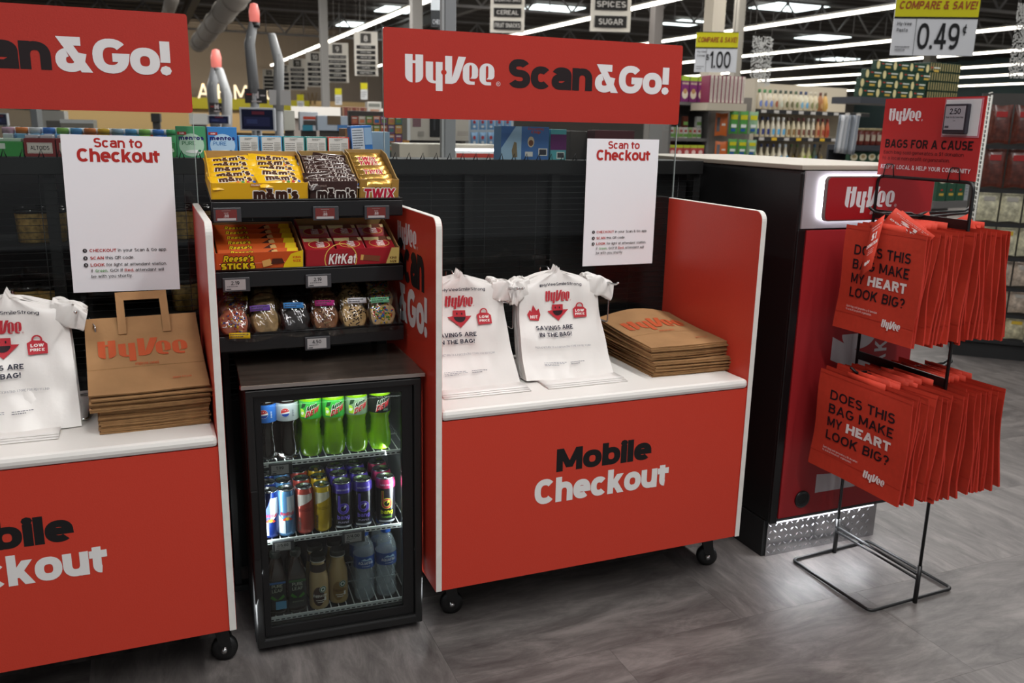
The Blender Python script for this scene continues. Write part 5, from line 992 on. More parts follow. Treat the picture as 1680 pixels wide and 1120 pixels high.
gbox(935, 965, .10, .08, '4a4440', 'dark wire basket carton left of the right poster', None, y=.78, group='snack cartons behind the right shield'); gbox(975, 1040, .105, .06, '5a2a30', 'dark maroon truffle carton above the right poster', lambda q, w, h: q.lines('8f8482', w * .1, h * .3, w * .8, h * .3, 2), y=.72, group='snack cartons behind the right shield')
# second row: pots of gum
PC = ['d87a34', 'd87a34', 'e2b428', 'c8a0b8', '9cb4c8', '5a9cd0', '3fa0a8', '8ac05a', 'c84a4a', '3f7ad0', '4aa868', 'd0d4da']
for i in range(26):
    px = 12 + i * 11.2; c = PC[(i * 5 + 3) % 12] if px < 130 else PC[min(11, int((px - 130) / 14))]
    p = at(px, 200, 1, .80 + .05 * (i % 2)); t = thing('gum_pot', 'small gum pot with %s lid, number of pots from the left edge: %s' % ('coloured', 'row'), 'pot', (p.x, p.y, GZ + .0008), group='coloured gum pots behind the front gum boxes'); t['label'] = 'small gum pot behind the gum boxes, %s from the picture edge' % ordn(i)
    if px < 130: MB().box((-.013, -.02, 0), (.013, .02, .062)).build('pot_body', mat('pot_' + ('7fb8e0' if i % 3 else 'd4dce4'), '7fb8e0' if i % 3 else 'd4dce4', .4), t, bevel=.002)
    else: MB().lathe([(.014, 0), (.0155, .003), (.0155, .065), (.014, .068)], 14, m=mat('pot_' + c, c, .35)).build('pot_body', None, t)
    MB().lathe([(.0165, .064 if px >= 130 else .0621), (.0165, .078), (.015, .080)], 14, m=mat('pot_lid_' + ('e4e6ea' if i % 2 else c), 'e4e6ea' if i % 2 else c, .35)).build('lid', None, t)
# tubs of nuts seen through the wires
NUT = mat('nut_mix', 'b09050', .7, noise=(70, .5)); NUT2 = mat('nut_mix_red', '9a6a50', .7, noise=(60, .5)); CLR = mat('tub_plastic', '2c2a28', .2, coat=.5)
for s, (zz, px_list, mt) in enumerate(((1.098, (48, 82, 294, 322), NUT), (.868, (40, 78, 300), NUT), (.6285, (45, 90), NUT2))):
    for j, px in enumerate(px_list):
        for back in (0, 1):
            p = at(px, 340 + s * 90, 1, .80 + .09 * back); t = thing('snack_tub', 'lidded tub of nuts behind the wires, %s shelf, %s line, %s across' % (('upper', 'middle', 'lower')[s], ('front', 'second')[back], ordn(sorted(px_list).index(px))), 'tub', (p.x, p.y, zz), group='clear nut tubs behind the wires, %s shelf, %s line' % (('upper', 'middle', 'lower')[s], ('front', 'second')[back]))
            MB().lathe([(.034, 0), (.038, .003), (.042, .085), (.042, .09)], 16, m=mt).build('tub_body', None, t); MB().lathe([(.044, .088), (.044, .098), (.040, .101)], 16, m=CLR).build('lid', None, t)
# ================================================================ salad dressing and grocery shelving beyond the kiosk
SHM = mat('shelf_beige', 'b5ac9a', .5); SHG = mat('shelf_grey', '6a6866', .5)
def proj(p): d = Vector(p) - CAM; z = d.dot(FW); return (840 + FPX * d.dot(RT) / z, 560 - FPX * d.dot(UP) / z)
o0 = dp(1236, 262, 9.6); DR = Vector((.985, .17, 0)).normalized(); DA = math.atan2(DR.y, DR.x); gu = thing('dressing_shelf', 'beige grocery shelving with rows of salad dressing bottles, beyond the kiosk', 'shelving', (o0.x, o0.y, 0), DA)
DMX = Matrix.Translation((o0.x, o0.y, 0)) @ Matrix.Rotation(DA, 4, 'Z'); B0 = o0.z - .045; RH = .292; LEN = 1.9
for i in range(3):
    z = B0 + i * RH; box('shelf', (-.03, 0, z - .012), (LEN, .35, z), SHM, gu); box('price_rail', (-.03, -.006, z - .045), (LEN, -.001, z - .002), BLKM if i else SHM, gu)
    for k in range(9): box('price_ticket', (.05 + k * .2, -.010, z - .040), (.13 + k * .2, -.0065, z - .008), mat('ticket_yellow', 'cfa728', .5) if (k % 2 and i == 1) else mat('ticket_white', 'b8b4ae', .5), gu)
box('back_panel', (-.03, .351, B0 - 1.1), (LEN, .37, B0 + 3 * RH), SHM, gu); box('end_post', (-.07, 0, 0), (-.032, .36, B0 + 3 * RH + .02), SHM, gu); box('base', (-.03, .01, 0), (LEN, .34, B0 - .05), SHM, gu)
def dbottle(lx, lz, kind, cb, cc, cl, lab, group, ly=.05):
    p = DMX @ Vector((lx, ly, lz)); t = thing('dressing_bottle', lab, 'bottle', tuple(p), DA, group)
    pr_ = {'round': [(.026, 0), (.033, .01), (.036, .06), (.034, .10), (.026, .14), (.016, .165), (.014, .175)], 'tall': [(.026, 0), (.028, .01), (.028, .10), (.022, .135), (.013, .165), (.013, .18)], 'wide': [(.024, 0), (.034, .015), (.038, .05), (.034, .09), (.018, .13), (.013, .16), (.013, .185)]}[kind]
    MB().lathe(pr_, 14, m=mat('bottle_' + cb, cb, .35)).build('bottle_body', None, t); zt = pr_[-1][1]
    MB().lathe([(.0155, zt - .004), (.016, zt), (.016, zt + .030), (.014, zt + .032)], 12, m=mat('cap_' + cc, cc, .4)).build('cap', None, t)
    q = Print(.0006)
    if kind == 'tall': q.rect(cl, -.020, .025, .020, .085, 3)
    else: q.disc(cl, 0, .058, .022, .034, n=14)
    q.build('label', t, cyl_xf(.039 if kind != 'tall' else .029))
rows = [
 (B0 + 2 * RH, 'round', [('d6ccb8', '3a7a44', '7a8ac0')] * 3 + [('d0c4ac', '3a4a3c', 'a0604a'), ('cfc8b4', '2c3c30', 'c8ccb8'), ('d0c6ae', '2c3c30', '6a6a4c'), ('cfc6ae', '2c3c30', '6f6a50'), ('cfc6ae', '4c5c40', '6f7a50'), ('d4ceb8', '2c3a5a', '7ab0cc'), ('d4ceb8', '2c3a5a', '6fa8cc'), ('cfc4a8', 'b8b09c', '8a8a60'), ('cfc4a8', 'b8b09c', '8f8f6c'), ('a06a40', '5a2c20', 'b89060'), ('d0a860', '5a4a30', 'c8a050')], 'top shelf'),
 (B0 + RH, 'tall', [('ccc2a8', '26305a', '34407a')] * 3 + [('d4ccb8', 'd8d8d4', '5fa4cc')] * 3 + [('c8bc9c', '4a3428', '8a6a44')] * 2 + [('ccc0a4', '6a3030', '7a4a3c')] * 2 + [('d0c8b0', 'd0ccc4', '6a4a40')] * 2 + [('c89a70', '7a2c28', 'a04838')] * 2 + [('b85a38', '7a2824', 'a03828')], 'middle shelf'),
 (B0, 'wide', [('ccc2a8', '26305a', '34407a')] * 4 + [('d4ccb8', 'd0d8dc', '5fa4cc')] * 2 + [('4a3c1e', '4a5a34', '7a6a3a')] * 2 + [('c0b888', 'b8b4a8', '9ab840'), ('b8b080', 'a8a498', '8fb044'), ('3c4a34', '2c4a6a', '44607a'), ('4a3c24', '3a3028', '8a7a50')], 'bottom shelf')]
for z, kd, L, nm in rows:
    for i, (cb, cc, cl) in enumerate(L):
        dbottle(.06 + i * (.083 if kd != 'wide' else .098), z + .0005, kd, cb, cc, cl, ('pale dressing bottle with coloured oval label, %s, bottle place %s from its left end' % (nm, 'abcdefghijklmnop'[i])) if 0 else 'dressing bottle on the %s of the far shelving, %s from its left end' % (nm, ('first', 'second', 'third', 'fourth', 'fifth', 'sixth', 'seventh', 'eighth', 'ninth', 'tenth', 'eleventh', 'twelfth', 'thirteenth', 'fourteenth', 'fifteenth')[i]), 'salad dressing bottles')
# end unit with pouches, slotted cartons, hanging packs
def shelf_unit(name, lab, px, py, depth, w, zs, d=.35, rz=0, m=SHG, backz=None):
    p = dp(px, py, depth); t = thing(name, lab, 'shelving', (p.x, p.y, 0), rz); 
    for z in zs: box('shelf', (0, 0, z - .03), (w, d, z), m, t)
    box('back_panel', (0, d + .001, 0), (w, d + .02, max(zs)), m, t); box('side_panel', (-.03, 0, 0), (-.001, d, max(zs)), m, t); box('side_panel', (w + .001, 0, 0), (w + .03, d, max(zs)), m, t)
    return t, Matrix.Translation((p.x, p.y, 0)) @ Matrix.Rotation(rz, 4, 'Z')
tz = dp(1135, 167, 9).z; z2 = dp(1135, 227, 9).z; z3 = dp(1120, 254, 9).z
eu, EM = shelf_unit('end_cap_shelf', 'grey end-of-aisle shelving with snack pouches on top, left of the dressing bottles', 1104, 167, 9.0, .46, (z3 - .02, z2, tz), rz=.05)
def item(name, lab, cat, M, x, y, z, w, d, h, c, group, draw=None, bev=.003, side=None):
    p = M @ Vector((x, y, z)); t = thing(name, lab, cat, tuple(p), M.to_euler().z, group)
    MB().box((0, 0, 0), (w, d, h)).build('box_body', mat('carton_' + (side or c), side or c, .45), t, bevel=bev)
    q = Print(.0006); q.rect(c, w * .02, h * .01, w * .98, h * .99)
    if draw: draw(q, w, h)
    q.build('box_print', t, lambda a, b, z_: (a, -z_, b)); return t
ORD = ('first', 'second', 'third', 'fourth', 'fifth', 'sixth', 'seventh', 'eighth', 'ninth', 'tenth', 'eleventh', 'twelfth', 'thirteenth')
for i in range(4): item('snack_pouch', '%s purple snack pouch with green top from the red header board' % ORD[i].capitalize() if 0 else '%s purple snack pouch with green top, counted from the red header board' % ORD[i], 'pouch', EM, .002 + i * .105, .02, tz + .001, .098, .08, .255, '7a2f6c', 'purple snack pouches on the end shelf', lambda q, w, h: (q.rect('9cb83c', 0, h * .82, w, h), q.text('e0d0b0', 'VEGGIE', w * .5, h * .68, h * .08, w * .8, weight=.2, align='c', res=6), q.disc('e0d8c0', w * .5, h * .3, w * .38, h * .18), q.disc('b89060', w * .5, h * .42, w * .25, h * .1)), side='6a2c5c')
for i in range(9): item('slim_carton', '%s slim cream carton with dark pink spine beside the purple pouches' % ORD[i], 'carton', Matrix.Translation(dp(1162, 168, 8.8)) @ Matrix.Rotation(-.05, 4, 'Z'), i * .046, 0, 0.0, .044, .16, .262, 'd2c8bc', 'slim cartons in a row', lambda q, w, h: (q.rect('7d2a48', 0, 0, w * .25, h), q.lines('8a7a74', w * .4, h * .1, w * .4, h * .8, 14)), side='7d2a48')
b_ = dp(1162, 168, 8.8); cs = tag(MB().box((-.02, -.02, -.075), (.44, .3, -.002)).build('carton_shelf', SHM), 'beige shelf ledge carrying the slim cream cartons', 'shelf'); cs.location = b_; cs.rotation_euler.z = -.05
for i in range(7):
    item('food_can', '%s green and white can on the lower end shelf' % ORD[i], 'can', EM, .004 + i * .058, .03, z2 + .001, .052, .05, .11, ('d0d0c8', '9ab080', 'c8b8b0')[i % 3], 'cans on the end shelf', lambda q, w, h: (q.rect('6a9a4a', 0, h * .1, w, h * .4), q.rect('a83a34', w * .2, h * .55, w * .8, h * .75)), bev=.01)
for i in range(2):
    item('food_can', 'single can %s stack on the end shelf' % ('topping the left', 'topping the right')[i], 'can', EM, .17 + i * .17, .03, z2 + .112, .056, .05, .11, ('5a2c20', 'c8ccc8')[i], 'cans on the end shelf', lambda q, w, h: q.rect('7aa85a', 0, h * .2, w, h * .5), bev=.01)
for i in range(5): item('snack_pack', '%s red and yellow snack pack on the lowest end shelf' % ORD[i], 'packet', EM, .002 + i * .09, .02, z3 - .019, .085, .06, .115, 'b84a4a', 'red and yellow snack packs', lambda q, w, h: (q.rect('b8c840', 0, h * .75, w, h), q.disc('e8c8c0', w * .5, h * .35, w * .3, h * .2), q.rect('e0b830', 0, 0, w, h * .14)))
def hang(px0, px1, py0, py1, depth, c, lab, group, draw=None, name='hanging_packet'):
    a = dp(px0, py1, depth); b = dp(px1, py1, depth); c0 = dp(px0, py0, depth); w = (b - a).length; h = (c0 - a).length; t = thing(name, lab, 'packet', tuple(a), -.25, group)
    mb, top = pillow(w, h, .02, mat('pack_' + c, c, .35, coat=.2), int(px0)); mb.v = [(x + w / 2, -z, y + h / 2) for x, y, z in mb.v]; mb.build('packet_body', None, t)
    if draw: q = Print(.0006); draw(q, w, h); q.build('packet_print', t, lambda x, y, z: (x, -.0115 - z, y))
    return t
dgr = lambda q, w, h: (q.rect('cfc828', w * .12, h * .62, w * .88, h * .82), q.rect('e0e6e0', w * .2, h * .28, w * .8, h * .42), q.rect('2c5a9c', w * .2, h * .12, w * .7, h * .24))
for r_ in range(2):
    y0, y1 = ((182, 220), (228, 256))[r_]; rn = ('upper', 'lower')[r_]
    hang(1172, 1193, y0 + 4, y1 + 3, 9.2, 'd06a2c', 'orange hanging utensil pack, %s row' % rn, 'hanging packs', lambda q, w, h: (q.rect('6a6a6c', w * .1, h * .2, w * .35, h * .8), q.rect('e4d8cc', w * .5, h * .45, w * .8, h * .55)))
    for j in range(3): hang(1195 + j * 16 - r_ * 2, 1210 + j * 16 - r_ * 2, y0 + j * .8, y1, 9.2, '4f9a44' if j < 2 else '8ab08a', '%s green and yellow sponge pack, %s row' % (ORD[j], rn), 'hanging packs', dgr)
pp = dp(1168, 258, 9.3); pw = tag(MB().box((0, 0, 0), (.46, .02, pp.z + .62)).build('hanging_rack_panel', mat('taupe_panel', '77716a', .6)), 'taupe panel behind the orange and green hanging packs', 'panel'); pw.location = (pp.x, pp.y + .1, 0); pw.rotation_euler.z = -.25
# striped cloth, jars, pasta boxes
a = dp(1368, 250, 8.2); ct = thing('striped_cloth', 'white and grey striped towels hanging beside the sauce jars', 'towel', tuple(a), -.2)
def gt(u, v): return Vector((u * .21 + .02 * (v), .02 * math.sin(u * 22) , v * .34 - .02 * u * (1 - v)))
for k in range(9): mb = MB(); mb.grid(lambda u, v: gt((k + u) / 9, v), 2, 6); mb.build('stripe', mat('towel_' + ('w' if k % 2 else 'g'), 'd0d2d4' if k % 2 else '9aa0a8', .9), ct, solid=.004)
jz = dp(1400, 238, 8.4); js = tag(MB().box((-.02, -.02, -.05), (.62, .3, 0)).box((-.02, .28, -jz.z), (.62, .3, -.0501)).build('jar_shelf', mat('shelf_dark', '3a3c42', .5)), 'dark shelf carrying red sauce jars behind the stand sign', 'shelf'); js.location = jz; js.rotation_euler.z = .1
JM = Matrix.Translation(jz) @ Matrix.Rotation(.1, 4, 'Z')
for i in range(7):
    p = JM @ Vector((.045 + i * .083, .05, .0006)); t = thing('sauce_jar', '%s red sauce jar with pale lid on the dark shelf behind the stand' % ORD[i], 'jar', tuple(p), .1, 'sauce jars')
    MB().lathe([(.034, 0), (.038, .006), (.038, .12), (.030, .14)], 14, m=mat('tomato_sauce', '7a3226', .3, coat=.5)).build('jar_body', None, t); MB().lathe([(.033, .138), (.033, .158), (.031, .16)], 14, m=mat('jar_lid', 'c0b48c', .4, .3)).build('lid', None, t); q = Print(.0006); q.rect('c8b8a4', -.03, .04, .03, .10, 4); q.build('label', t, cyl_xf(.0385))
for i in range(4): item('meal_box', '%s green and cream meal box below the sauce jars' % ORD[i], 'carton', JM, -.01 + i * .125, .02, -.17, .118, .05, .105, '2c4a38', 'meal boxes below the jars', lambda q, w, h: (q.disc('d4ccb0', w * .5, h * .55, w * .42, h * .32), q.disc('a89468', w * .5, h * .6, w * .24, h * .16)))
mb_s = tag(MB().box((-.03, -.0, -.22), (.62, .28, -.171)).build('lower_shelf', SHM), 'beige shelf holding the green meal boxes', 'shelf'); mb_s.location = jz; mb_s.rotation_euler.z = .1
def d_past(q, w, h): q.disc('cfc490', w * .10, h * .5, w * .10, h * .46); q.rect('c0a048', w * .52, h * .2, w * .84, h * .42); q.rect('b83a30', w * .30, h * .62, w * .44, h * .72); q.rect('d8dcd0', w * .5, h * .60, w * .9, h * .72)
pz = dp(1408, 158, 8.0); PM = Matrix.Translation(pz) @ Matrix.Rotation(.12, 4, 'Z'); pl = tag(MB().box((-.0, -.03, -.06), (1.62, .30, -.001)).build('pasta_shelf', mat('shelf_dark', '3a3c42', .5)), 'dark shelf under the stacked green pasta boxes', 'shelf'); pl.location = pz; pl.rotation_euler.z = .12
for r_ in range(4):
    for c_ in range(4): item('pasta_box', 'green pasta box, %s in the %s row of the stack' % (ORD[c_], ('bottom', 'second', 'third', 'top')[r_]), 'carton', PM, (0, .01, .065, .20)[r_] + c_ * .232, 0, r_ * .082, .228, .055, .079, '1d3a2b', 'green pasta boxes stacked lengthwise', d_past)
for r_ in range(4):
    for c_ in range(13): item('pasta_box', 'pasta box end-on with tan flap, %s from the left, %s row' % (ORD[c_], ('bottom', 'second', 'third', 'top')[r_]), 'carton', PM, .95 + c_ * .036, .0, r_ * .088, .033, .2, .084, '1c3324', 'pasta boxes stacked end-on', lambda q, w, h: q.rect('94875c', w * .27, h * .08, w * .73, h * .92))
pb = dp(1560, 172, 8.0); o = tag(MB().box((0, 0, 0), (.62, .4, .16)).box((.56, .1, -1.75), (.62, .3, -.001)).build('shelf_fascia', SHM), 'beige shelf fascia under the end-on pasta boxes', 'shelf'); o.location = (PM @ Vector((.95, -.02, -.24))); o.rotation_euler.z = .12
pz2 = dp(1535, 330, 7.5); M2 = Matrix.Translation(pz2) @ Matrix.Rotation(.1, 4, 'Z')
for i in range(3): item('pasta_box', 'tall green box with round bowl picture, %s one seen between the stand uprights' % ORD[i], 'carton', M2, i * .125, 0, -.001, .118, .05, .21, '2f5440', 'tall green boxes seen through the stand', lambda q, w, h: (q.disc('d8d0b8', w * .5, h * .85, w * .42, h * .14), q.rect('c8a848', w * .25, h * .22, w * .75, h * .32), q.rect('b83a30', w * .38, h * .42, w * .6, h * .48)))
for i in range(4): item('grey_carton', 'slim grey carton, %s beside the tall green boxes' % ORD[i], 'carton', M2, .38 + i * .06, .01, -.001, .05, .05, .20, 'a8acae', 'slim grey cartons', lambda q, w, h: q.lines('7a7e84', w * .2, h * .2, w * .6, h * .6, 5))
o = tag(MB().box((-.05, -.02, -.06), (.68, .4, -.002)).box((-.05, .36, -1.2), (.68, .4, .62)).box((-.05, .0, -pz2.z), (.68, .36, -.45)).build('lower_shelving', SHG), 'grey shelving behind the bag stand with green boxes', 'shelving'); o.location = pz2; o.rotation_euler.z = .1
# hanging rack of candy and pet bags at the far right
hp_ = dp(1652, 520, 5.9); HA = -.75; HM = Matrix.Translation((hp_.x, hp_.y, 0)) @ Matrix.Rotation(HA, 4, 'Z')
hr = thing('wire_gondola', 'white wire gondola hung with bagged sweets and nuts, behind the stand', 'shelving', (hp_.x, hp_.y, 0), HA); WW = mat('white_wire', 'd8d8d0', .5)
HB = .12
MB().box((-.30, .30, 0), (1.5, .32, 1.75)).build('back_panel', mat('gondola_back', '4a4845', .7), hr); MB().box((-.30, -.0, 0), (1.5, .30, HB)).build('base', BLKM, hr)
for xi in (-.30, .12, .55): 
    mw = MB()
    for s in (0, 1): mw.tube([(xi, -.16 + s * .15, HB), (xi, -.16 + s * .15, 1.72)], .006, 5)
    for k in range(58): mw.tube([(xi, -.16, HB + .02 + k * .028), (xi, -.01, HB + .02 + k * .028)], .0034, 4)
    mw.build('wire_divider', WW, hr)
for r_, (zz, hh, cl, nm) in enumerate(((1.42, .25, '5a2c22', 'brown foil sweet bags'), (1.14, .26, '5a2c22', 'brown chocolate bags'), (.92, .20, 'c8c4a8', 'pale tall bags'), (.70, .20, 'c8c4a8', 'pale bags with yellow bands'), (.50, .17, 'b8a898', 'nut bags'), (.32, .16, 'b8a898', 'mixed nut bags'), (.14, .16, 'c4bc9c', 'low white bags'))):
    for c_ in range(7):
        lx = -.27 + c_ * .135 + (.02 if c_ > 2 else 0); p = HM @ Vector((lx, .02, zz)); col = cl if c_ < 4 or r_ < 2 else ('2f62a8' if r_ in (2, 3) else cl); t = thing('hanging_packet', '%s, %s across on the white wire gondola' % (nm.replace('bags', 'bag'), ORD[c_]), 'packet', tuple(p), HA, 'bags hanging on the white wire gondola')
        mb, top = pillow(.125, hh, .05, mat('pack_' + col, col, .3, noise=(30, .5), coat=.4, bump=(22, 1)), r_ * 9 + c_, 8, 6); mb.v = [(x + .0625, -z, y + hh / 2) for x, y, z in mb.v]; mb.build('packet_body', None, t)
        q = Print(.0006); q.rect('c8a83c' if r_ in (3, 6) else ('a03030' if r_ < 2 else 'a8a49c'), .03, hh * .68, .095, hh * .82); q.build('packet_print', t, lambda x, y, z: (x, -.027 - z, y))
    box('price_rail', (-.29, -.028, zz - .03), (1.45, -.022, zz - .006), BLKM, hr)
# ================================================================ hanging signs
def hang_lines(t, w, h, up=1.4):
    up = 6.19 - t.location.z - h
    for s in (.1, .9): MB().tube([(w * s, 0, h), (w * s, 0, h + up)], .003, 4).build('hanger_wire', mat('wire_grey', '8a8884', .5), t)
def price_sign(px0, py0, px1, depth, rz, lines, price, lab, cent=False):
    a = dp(px0, py0, depth); w = abs(px1 - px0) / FPX * depth * .97; h = w * (.74 if cent else .93); t = thing('price_sign', lab, 'sign', (a.x, a.y, a.z - h), rz, 'hanging compare and save price signs')
    MB().box((0, 0, 0), (w, .01, h)).build('board', mat('sign_white', 'd4d6da', .45), t); q = Print(.0012)
    q.rect('cfc81e', 0, h * .62, w, h * .985); q.rect('1c1c1c', 0, h * .59, w, h * .62); q.rect('1c1c1c', 0, h * .985, w, h * 1.0); q.text('9a4a2a', 'COMPARE & SAVE!', w * .5, h * .74, h * .13, w * .92, weight=.2, align='c', shear=.2)
    q.text('1f1f22', price, w * (.55 if cent else .60), h * .10, h * .42, w * (.50 if cent else .50), weight=.15, align='c')
    if cent: q.text('1f1f22', '\u00a2', w * .86, h * .36, h * .14, weight=.14, align='c')
    else: q.text('1f1f22', '$', w * .30, h * .30, h * .14, weight=.12, align='c')
    q.rect('1c1c1c', w * .265 if cent else w * .262, 0, w * .27, h * .59)
    for i, s in enumerate(lines): q.text('3a3a3e', s, w * .04, h * (.48 - i * .10), h * .055, weight=.15, res=6)
    q.lines('7a7a7e', w * .04, h * .06, w * .18, h * .1, 2); q.build('lettering', t, lambda x, y, z: (x, -z, y)); hang_lines(t, w, h); return t
price_sign(1143, 52, 1213, 8.2, -.5, ('Hy-Vee', 'Cereal'), '1.00', 'yellow and white compare and save sign reading one dollar'); price_sign(1472, -12, 1608, 5.6, -.5, ('Hy-Vee', 'Pasta'), '0.49', 'yellow and white compare and save sign reading 0.49 cents, above the stand', True)
def aisle(px0, px1, py0, py1, depth, num, rows_, lab):
    a = dp(px0, py1, depth); w = (px1 - px0) / FPX * depth; h = (py1 - py0) / FPX * depth; t = thing('aisle_sign', lab, 'sign', tuple(a), -.35, 'hanging aisle signs')
    MB().box((0, 0, 0), (w, .03, h)).build('board', mat('aisle_board', 'e4dfd3', .5), t); q = Print(.003)
    if num: q.rect('4c4a46', w * .28, h * .74, w * .72, h * .96); q.text('dcd8d0', num, w * .5, h * .78, h * .13, weight=.18, align='c')
    n = len(rows_); top_ = .70 if num else .97
    for i, s in enumerate(rows_):
        y1 = h * (top_ - (i + .1) * top_ / n); y0 = y1 - h * top_ / n * .68; q.rect('2c2b2a', w * .1, y0, w * .9, y1)
        if s: q.text('cfccc6', s, w * .5, y0 + (y1 - y0) * .25, (y1 - y0) * .5, min(w * .74, len(s) * (y1 - y0) * .44), weight=.15, align='c', res=6)
    q.build('lettering', t, lambda x, y, z: (x, -z, y)); hang_lines(t, w, h, .9); return t
aisle(804, 860, -50, 53, 15.5, None, ('CRACKERS', 'BREAD', 'BREAKFAST BARS', 'CEREAL', 'FRUIT SNACKS'), 'cream hanging aisle sign listing bread, cereal and fruit snacks'); aisle(968, 1034, -60, 51, 12.9, None, ('BAKING NEEDS', 'FLOUR', 'SPICES', 'SUGAR'), 'cream hanging aisle sign listing flour, spices and sugar')
for px0, px1, py0, py1, dpth, nm, rws in ((582, 620, 55, 124, 22, '8', ('COOKIES', 'POPCORN', 'MEXICAN', 'SNACKS', 'CHIPS', 'PRETZELS')), (537, 572, 73, 135, 24.5, '9', ('BOTTLED JUICE', 'BOTTLED TEA', 'WATER', 'SODA', 'MIXERS', '')), (503, 533, 87, 142, 28, '10', ('PAPER', 'FOIL', 'BAGS', 'PLATES', 'CUPS')), (475, 503, 98, 147, 31.5, '11', ('DETERGENT', 'CLEANERS', 'BLEACH', 'SOAP', '')), (463, 476, 108, 148, 35, '12', ('', '', '', '')), (432, 453, 115, 149, 39, '13', ('', '', '', ''))): aisle(px0, px1, py0, py1, dpth, nm, rws, 'hanging cream aisle sign with the number %s' % {'8': 'eight', '9': 'nine', '10': 'ten', '11': 'eleven', '12': 'twelve', '13': 'thirteen'}[nm])
a = dp(707, 44, 10); t = thing('checkout_sign', 'white rounded lane sign with dark band, beside the tall grey post', 'sign', tuple(a), -.3); MB().prism(rbox_poly(.16, .7, .03), 0, .02, None, lambda x, z, y: (x, y, z)).build('board', mat('lane_white', 'cfd6da', .5), t); q = Print(.002); q.rect('3a3c3e', .0, .0, .16, .18); q.text('c8ccd0', 'CHECK', .02, .03, .05, .12, weight=.14); q.build('lettering', t, lambda x, y, z: (x, -z, y)); hang_lines(t, .16, .7)
for px0, px1, py0, py1, dpt, lab in ((1229, 1265, 63, 142, 9.5, 'perforated clear decorative panel hanging right of the one dollar sign'), (1653, 1690, 12, 128, 5.4, 'perforated clear decorative panel cut off at the right edge')):
    a = dp(px0, py1, dpt); w = (px1 - px0) / FPX * dpt; h = (py1 - py0) / FPX * dpt; t = thing('perforated_banner', lab, 'banner', tuple(a), -.2, 'perforated hanging banners'); mb = MB(); n_ = 22; r = random.Random(5)
    m_ = mat('perforated_film', 'b4b4b0', .4)
    for i in range(n_):
        for j in range(52):
            if r.random() < .5: mb.prism([(w * i / n_, h * j / 52), (w * (i + 1) / n_, h * j / 52), (w * (i + 1) / n_, h * (j + 1) / 52), (w * i / n_, h * (j + 1) / 52)], 0, .004, None, lambda x, z, y: (x, y, z))
    tag(mb.build('pattern', m_, t), kind='stuff'); hang_lines(t, w, h, .5)
# ================================================================ registers beyond the gondola
PG = mat('post_grey', '8f9193', .45); PGL = mat('post_light', 'b4b6b6', .4)
def lane_light(px, py_top, depth, lab, red=True):
    base = dp(px, 210, depth); top = dp(px, py_top, depth); t = thing('lane_light_pole', lab, 'light pole', (base.x, base.y, 0), group='lane light poles'); H = top.z; k = depth / 9.0
    z0 = H - .82 * k; MB().tube([(0, 0, 0), (0, 0, z0), (.0, .0, z0)], .045 * k, 10).build('pole', PG, t); s = (-1 if red else 1)
    MB().tube([(0, 0, z0 - .02), (.025 * s * k, 0, z0 + .45 * k), (-.035 * s * k, 0, H - .12 * k)], [.054 * k, .052 * k, .040 * k], 12).build('curved_housing', PGL if not red else PG, t)
    MB().box((-.016 * k + .012 * s * k, -.048 * k, z0 + .02), (.016 * k + .012 * s * k, -.036 * k, H - .3 * k)).build('light_strip', PGL, t)
    if red: MB().lathe([(.05 * k, 0), (.052 * k, .1 * k), (.035 * k, .17 * k), (.004 * k, .18 * k)], 14, (-.035 * s * k, 0, H - .16 * k), m=mat('red_lamp', 'e07a70', .4, emit=.5)).build('lamp', None, t); MB().lathe([(.048 * k, 0), (.048 * k, .05 * k)], 12, (-.035 * s * k, 0, H - .215 * k)).build('lamp_collar', BLK, t)
    else: MB().lathe([(.04 * k, 0), (.03 * k, .03 * k)], 12, (-.035 * s * k, 0, H - .13 * k), m=PGL).build('cap', None, t)
lane_light(420, 14, 7.8, 'grey lane light pole with red lamp, the nearer and taller one'); lane_light(458, 42, 7.6, 'pale bent grey pole beside the nearer red lamp pole', False); lane_light(355, 86, 13.5, 'grey lane light pole with red lamp, the farther and smaller one'); lane_light(371, 96, 13.3, 'pale bent grey pole beside the farther red lamp pole', False)
a = dp(736, 250, 5.2); pt = thing('tall_post', 'tall square grey post rising behind the right-hand red header board', 'post', (a.x, a.y, 0)); MB().box((-.033, -.033, 0), (.033, .033, 2.9)).build('post_body', PG, pt, bevel=.003); MB().box((-.048, -.02, 0), (-.033, .02, 2.88)).build('edge_strip', PGL, pt)
def lane_sign(px0, px1, py0, py1, depth, lab):
    a = dp(px0, py1, depth); w = (px1 - px0) / FPX * depth; h = (py1 - py0) / FPX * depth; t = thing('lane_sign', lab, 'sign', tuple(a), -.15, 'black lane signs'); MB().box((0, 0, 0), (w, .02, h)).build('board', mat('sign_black', '201c1c', .5), t); q = Print(.002); q.text('cfc8c8', 'H', w * .5, h * .35, h * .48, weight=.3, align='c'); q.rect('9a3a34', w * .08, h * .55, w * .32, h * .66); q.rect('b8b0b0', w * .7, h * .5, w * .93, h * .6); q.rect('b8b0b0', w * .3, h * .08, w * .75, h * .18); q.build('lettering', t, lambda x, y, z: (x, -z, y)); return t
lane_sign(402, 437, 146, 169, 7.7, 'black lane sign with white H on the nearer lamp pole'); lane_sign(344, 367, 169, 184, 13.2, 'black lane sign with white H on the farther lamp pole')
a = dp(442, 172, 7.5); t = tag(MB().box((0, 0, 0), (.18, .01, .125)).build('paper_notice', mat('notice_white', 'b8b6b4', .6)), 'blank white notice right of the nearer black lane sign', 'notice'); t.location = a; t.rotation_euler.z = -.15
